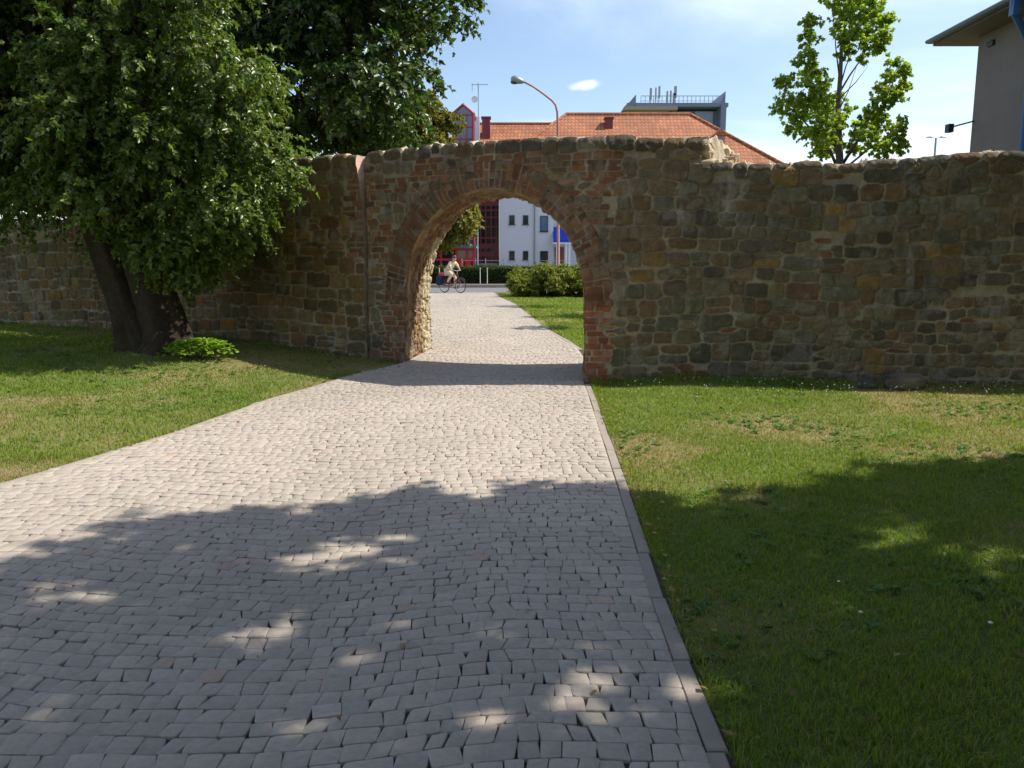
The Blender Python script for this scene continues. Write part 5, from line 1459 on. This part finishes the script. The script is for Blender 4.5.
# street lamp with a curved arm
DL_ = 38.0
SL = empty('street_lamp', (xat(557.5, 135, DL_), DL_, float(terrain(0, DL_))), 0, 'tall street lamp whose reddish pole curves left to a grey head above the arch', 'street lamp')
pts = [PT(558.3, 262, DL_), PT(558.1, 180, DL_), PT(557.8, 125, DL_), PT(557.3, 112, DL_), PT(555.6, 105, DL_), PT(552, 100.5, DL_), PT(543, 93.5, DL_), PT(533, 86.5, DL_), PT(523, 81.5, DL_)]
pts = [(float(p[0]), DL_, float(p[2])) for p in pts]; bx_ = pts[0][0]
part(MB().tube([(bx_, DL_, 0), (bx_, DL_, 1.3), (bx_, DL_, 1.35)] + pts[1:], [.10, .10, .07, .065, .06, .055, .05, .048, .045, .042, .04], 10), 'pole', 'rust_paint', SL, smooth=True)
h0, h1 = PT(524, 82, DL_), PT(511, 78.3, DL_); h0 = Vector(h0); h1 = Vector(h1)
m = MB(); m.tube([h0, h0.lerp(h1, .15), h0.lerp(h1, .45), h0.lerp(h1, .8), h1], [.06, .11, .16, .17, .07], 10); part(m, 'lamp_head', 'grey_metal', SL, smooth=True)
m = MB(); c_ = h0.lerp(h1, .72); m.sphere((c_[0], c_[1], c_[2] - .12), (.2, .13, .1), 10, 6); part(m, 'lamp_glass', 'glass_dark', SL, smooth=True)
# double-armed lamp
DD = 42.0; q = PT(936, 138, DD)
DLm = empty('double_lamp', (q[0], DD, .13), 0, 'double armed street lamp peeping over the right wall beside the rendered building', 'street lamp')
part(MB().tube([(q[0], DD, .1), (q[0], DD, q[2])], [.08, .05], 8), 'pole', 'grey_metal', DLm)
for sgn in (-1, 1):
    m = MB(); m.tube([(q[0], DD, q[2]), (q[0] + sgn * .16, DD, q[2] + .03)], .025, 6); m.tube([(q[0] + sgn * .16, DD, q[2] + .03), (q[0] + sgn * .28, DD, q[2] + .05), (q[0] + sgn * .5, DD, q[2] + .04)], [.03, .07, .04], 8)
    part(m, 'lamp_head', 'white_paint', DLm)

# low white wall just showing over the hedge
q0, q1 = PT(510, 268, 54.0), PT(640, 268, 54.0); zt = float(PT(520, 267.6, 54.0)[2])
LW = empty('low_wall', ((q0[0] + q1[0]) / 2, 54.0, .1), 0, 'low white garden wall showing above the hedge behind the round bush', 'wall')
part(MB().box(((q0[0] + q1[0]) / 2, 54.0, (zt - .1) / 2), (q1[0] - q0[0], .22, zt - .1)), 'wall_body', 'white_render', LW)
part(MB().box(((q0[0] + q1[0]) / 2, 54.0, zt - .05), (q1[0] - q0[0] + .06, .30, .1)), 'coping', 'white_paint', LW)

# ------------------------------------------------------------------ cyclist
CY = GR(452.5, 293.3); cz = float(terrain(CY[0], CY[1])) + .02
HEAD = R(-42)                                    # rides to the right and slightly towards the viewer
BK = empty('bicycle', (CY[0], CY[1], cz), HEAD, 'dark red bicycle ridden on the road beyond the arch', 'bicycle')
def wheel(x):
    t = [(x + .33 * math.cos(a), 0, .345 + .33 * math.sin(a)) for a in np.linspace(0, 2 * math.pi, 36, endpoint=False)]
    o = MB().tube(t, .018, 6, closed=True).build('wheel', 'rubber', BK, True)
    m = MB(); t2 = [(x + .305 * math.cos(a), 0, .345 + .305 * math.sin(a)) for a in np.linspace(0, 2 * math.pi, 36, endpoint=False)]
    m.tube(t2, .010, 5, closed=True); m.build('rim', 'grey_metal', o)
    m = MB()
    for a in np.linspace(0, 2 * math.pi, 18, endpoint=False): m.tube([(x, .02 * (-1) ** int(a * 3), .345), (x + .30 * math.cos(a), 0, .345 + .30 * math.sin(a))], .0018, 3)
    m.tube([(x, -.04, .345), (x, .04, .345)], .025, 8); m.build('spokes', 'grey_metal', o)
wheel(-.53); wheel(.53)
m = MB(); bb = (-.08, 0, .30); st = (-.22, 0, .80); hd = (.33, 0, .86); hb = (.37, 0, .72)
for a, b in ((bb, st), (hb, bb), (st, hd), (bb, (-.53, .06, .345)), (bb, (-.53, -.06, .345)), (st, (-.53, .06, .345)), (st, (-.53, -.06, .345)), (hd, hb)): m.tube([a, b], .018, 7)
for s_ in (-.05, .05): m.tube([hb, (.42, s_, .6), (.53, s_, .345)], .013, 6)
m.build('frame', 'bike_red', BK)
m = MB(); m.tube([hd, (.31, 0, 1.0)], .014, 6); m.tube([(.20, -.29, 1.04), (.30, -.20, 1.03), (.33, 0, 1.0), (.30, .20, 1.03), (.20, .29, 1.04)], .013, 6); m.build('handlebar', 'grey_metal', BK)
m = MB(); m.tube([st, (-.25, 0, .93)], .014, 6); m.tube([(-.40, 0, .955), (-.30, 0, .965), (-.18, 0, .955), (-.10, 0, .945)], [.06, .085, .05, .02], 10); m.build('saddle', 'rubber', BK)
m = MB(); m.tube([(-.08, -.09, .30), (-.08, .09, .30)], .02, 6); m.tube([(-.08, .09, .30), (.05, .09, .20)], .010, 5); m.tube([(-.08, -.09, .30), (-.21, -.09, .40)], .010, 5); m.box((.05, .13, .20), (.09, .09, .02)); m.box((-.21, -.13, .40), (.09, .09, .02))
m.tube([(-.08 + .09 * math.cos(a), .07, .30 + .09 * math.sin(a)) for a in np.linspace(0, 6.283, 20, endpoint=False)], .006, 4, closed=True); m.build('crank', 'grey_metal', BK)
m = MB(); m.box((-.56, 0, .74), (.36, .13, .015)); m.tube([(-.70, .05, .73), (-.53, .07, .36)], .007, 5); m.tube([(-.70, -.05, .73), (-.53, -.07, .36)], .007, 5); m.tube([(-.40, 0, .74), (-.24, 0, .74)], .007, 5); m.build('carrier', 'dark_metal', BK)
for x in (-.53, .53):
    m = MB(); m.tube([(x + .37 * math.cos(a), 0, .345 + .37 * math.sin(a)) for a in np.linspace(R(20 if x < 0 else 40), R(190 if x < 0 else 150), 16)], .014, 5); m.build('mudguard', 'dark_metal', BK)

def skin_fig(name, chains, mat, parent, sub=2):
    """continuous body grown round a joint skeleton: chains are (joint, joint, ...) with radii"""
    verts = []; rad = []; edges = []; idx = {}
    for ch in chains:
        last = None
        for (key, p, r) in ch:
            if key in idx: i = idx[key]
            else:
                i = len(verts); idx[key] = i; verts.append(p); rad.append(r)
            if last is not None and last != i: edges.append((last, i))
            last = i
    me = bpy.data.meshes.new(name); me.from_pydata(verts, edges, []); me.update()
    o = bpy.data.objects.new(name, me); COL.objects.link(o)
    md = o.modifiers.new('skin', 'SKIN'); md.use_smooth_shade = True
    for i, r in enumerate(rad):
        sv = me.skin_vertices[0].data[i]; sv.radius = r if hasattr(r, '__len__') else (r, r); sv.use_root = (i == 0)
    s_ = o.modifiers.new('sub', 'SUBSURF'); s_.levels = sub; s_.render_levels = sub
    dg = bpy.context.evaluated_depsgraph_get(); ev = o.evaluated_get(dg); nm = bpy.data.meshes.new_from_object(ev)
    o.modifiers.clear(); o.data = nm; nm.materials.clear(); nm.materials.append(MATS[mat])
    for p in nm.polygons: p.use_smooth = True
    if parent: o.parent = parent
    return o
PE = empty('person', (CY[0], CY[1], cz), HEAD, 'cyclist in a cream shirt and pale trousers leaning forward over the handlebar', 'person')
pel = (-.27, 0, 1.00); ch = (.01, 0, 1.31); nk = (.10, 0, 1.43); hdp = (.155, 0, 1.525)
J = {}
def leg(s, knee, ank, toe, hip=.09):
    return [('pel', pel, (.13, .15)), ('hip%d' % s, (-.22, s * hip, .97), .095), ('th%d' % s, tuple((np.array((-.22, s * hip, .97)) + np.array(knee)) / 2), .078), ('kn%d' % s, knee, .056), ('cf%d' % s, tuple(np.array(knee) * .6 + np.array(ank) * .4), .052), ('an%d' % s, ank, .036), ('toe%d' % s, toe, .032)]
def arm(s):
    return [('ch', ch, (.13, .17)), ('sh%d' % s, (.04, s * .19, 1.36), .058), ('el%d' % s, (.14, s * .26, 1.17), .042), ('wr%d' % s, (.20, s * .27, 1.07), .028), ('hn%d' % s, (.235, s * .27, 1.05), .034)]
torso = [('pel', pel, (.13, .15)), ('wa', (-.20, 0, 1.14), (.11, .14)), ('ch', ch, (.13, .17)), ('nk', nk, .052), ('hd', hdp, .085), ('hd2', (.175, 0, 1.61), .085)]
L1 = leg(1, (.08, .11, .72), (.04, .12, .28), (.16, .13, .24)); L2 = leg(-1, (.10, -.11, .86), (-.20, -.12, .49), (-.08, -.13, .45))
body = skin_fig('body', [torso, L1, L2, arm(1), arm(-1)], 'skin', PE)
def fat(chain, k): return [(a, p, tuple(np.array(r) * k + .012) if hasattr(r, '__len__') else r * k + .012) for a, p, r in chain]
skin_fig('shirt', [fat(torso[:3], 1.05) + [('nk0', (.075, 0, 1.395), .075)], fat(arm(1)[:3], 1.1), fat(arm(-1)[:3], 1.1)], 'cream_cloth', PE)
skin_fig('trousers', [fat(L1[:6], 1.08), fat(L2[:6], 1.08)], 'beige_cloth', PE)
m = MB(); m.sphere((.145, 0, 1.625), (.105, .09, .095), 14, 10); m.sphere((.08, 0, 1.555), (.06, .075, .10), 12, 8); m.build('hair', 'hair', PE, True)
m = MB(); m.sphere((.258, 0, 1.565), (.018, .014, .02), 8, 6); m.build('nose', 'skin', PE, True)
for s_ in (-1, 1):
    MB().sphere((.245, s_ * .032, 1.585), .010, 8, 6).build('eye', 'rubber', PE)
    MB().sphere((.16, s_ * .088, 1.565), (.02, .012, .03), 8, 6).build('ear', 'skin', PE)
    t = (L1 if s_ == 1 else L2)[-1][1]; a = (L1 if s_ == 1 else L2)[-2][1]
    m = MB(); m.sphere(((t[0] + a[0]) / 2 + .02, t[1], (t[2] + a[2]) / 2 - .035), (.13, .045, .045), 12, 8); m.build('shoe', 'rubber', PE, True)
    for k_ in range(4): pass
    m = MB()
    for k_ in range(4): yy = s_ * (.235 + .022 * k_); m.tube([(.225, yy, 1.06), (.245, yy, 1.035), (.225, yy, 1.015), (.205, yy, 1.022)], [.010, .010, .009, .007], 5)
    m.tube([(.21, s_ * .235, 1.06), (.20, s_ * .215, 1.035), (.215, s_ * .205, 1.02)], [.011, .010, .008], 5); m.build('fingers', 'skin', PE)
BG = empty('pannier_bag', (CY[0], CY[1], cz), HEAD, 'bulky navy bag hung on the bicycle carrier with a pink red bundle on top', 'bag')
MB().box((-.64, -.19, .56), (.34, .20, .42)).build('bag_body', 'navy_cloth', BG, bevel=.05)
m = MB(); m.box((-.62, -.06, .84), (.30, .24, .18)); m.build('bundle', 'pink_cloth', BG, bevel=.05)
m = MB(); m.tube([(-.74, -.19, .75), (-.72, -.12, .82), (-.56, -.12, .82), (-.54, -.19, .75)], .012, 5); m.build('strap', 'navy_cloth', BG)
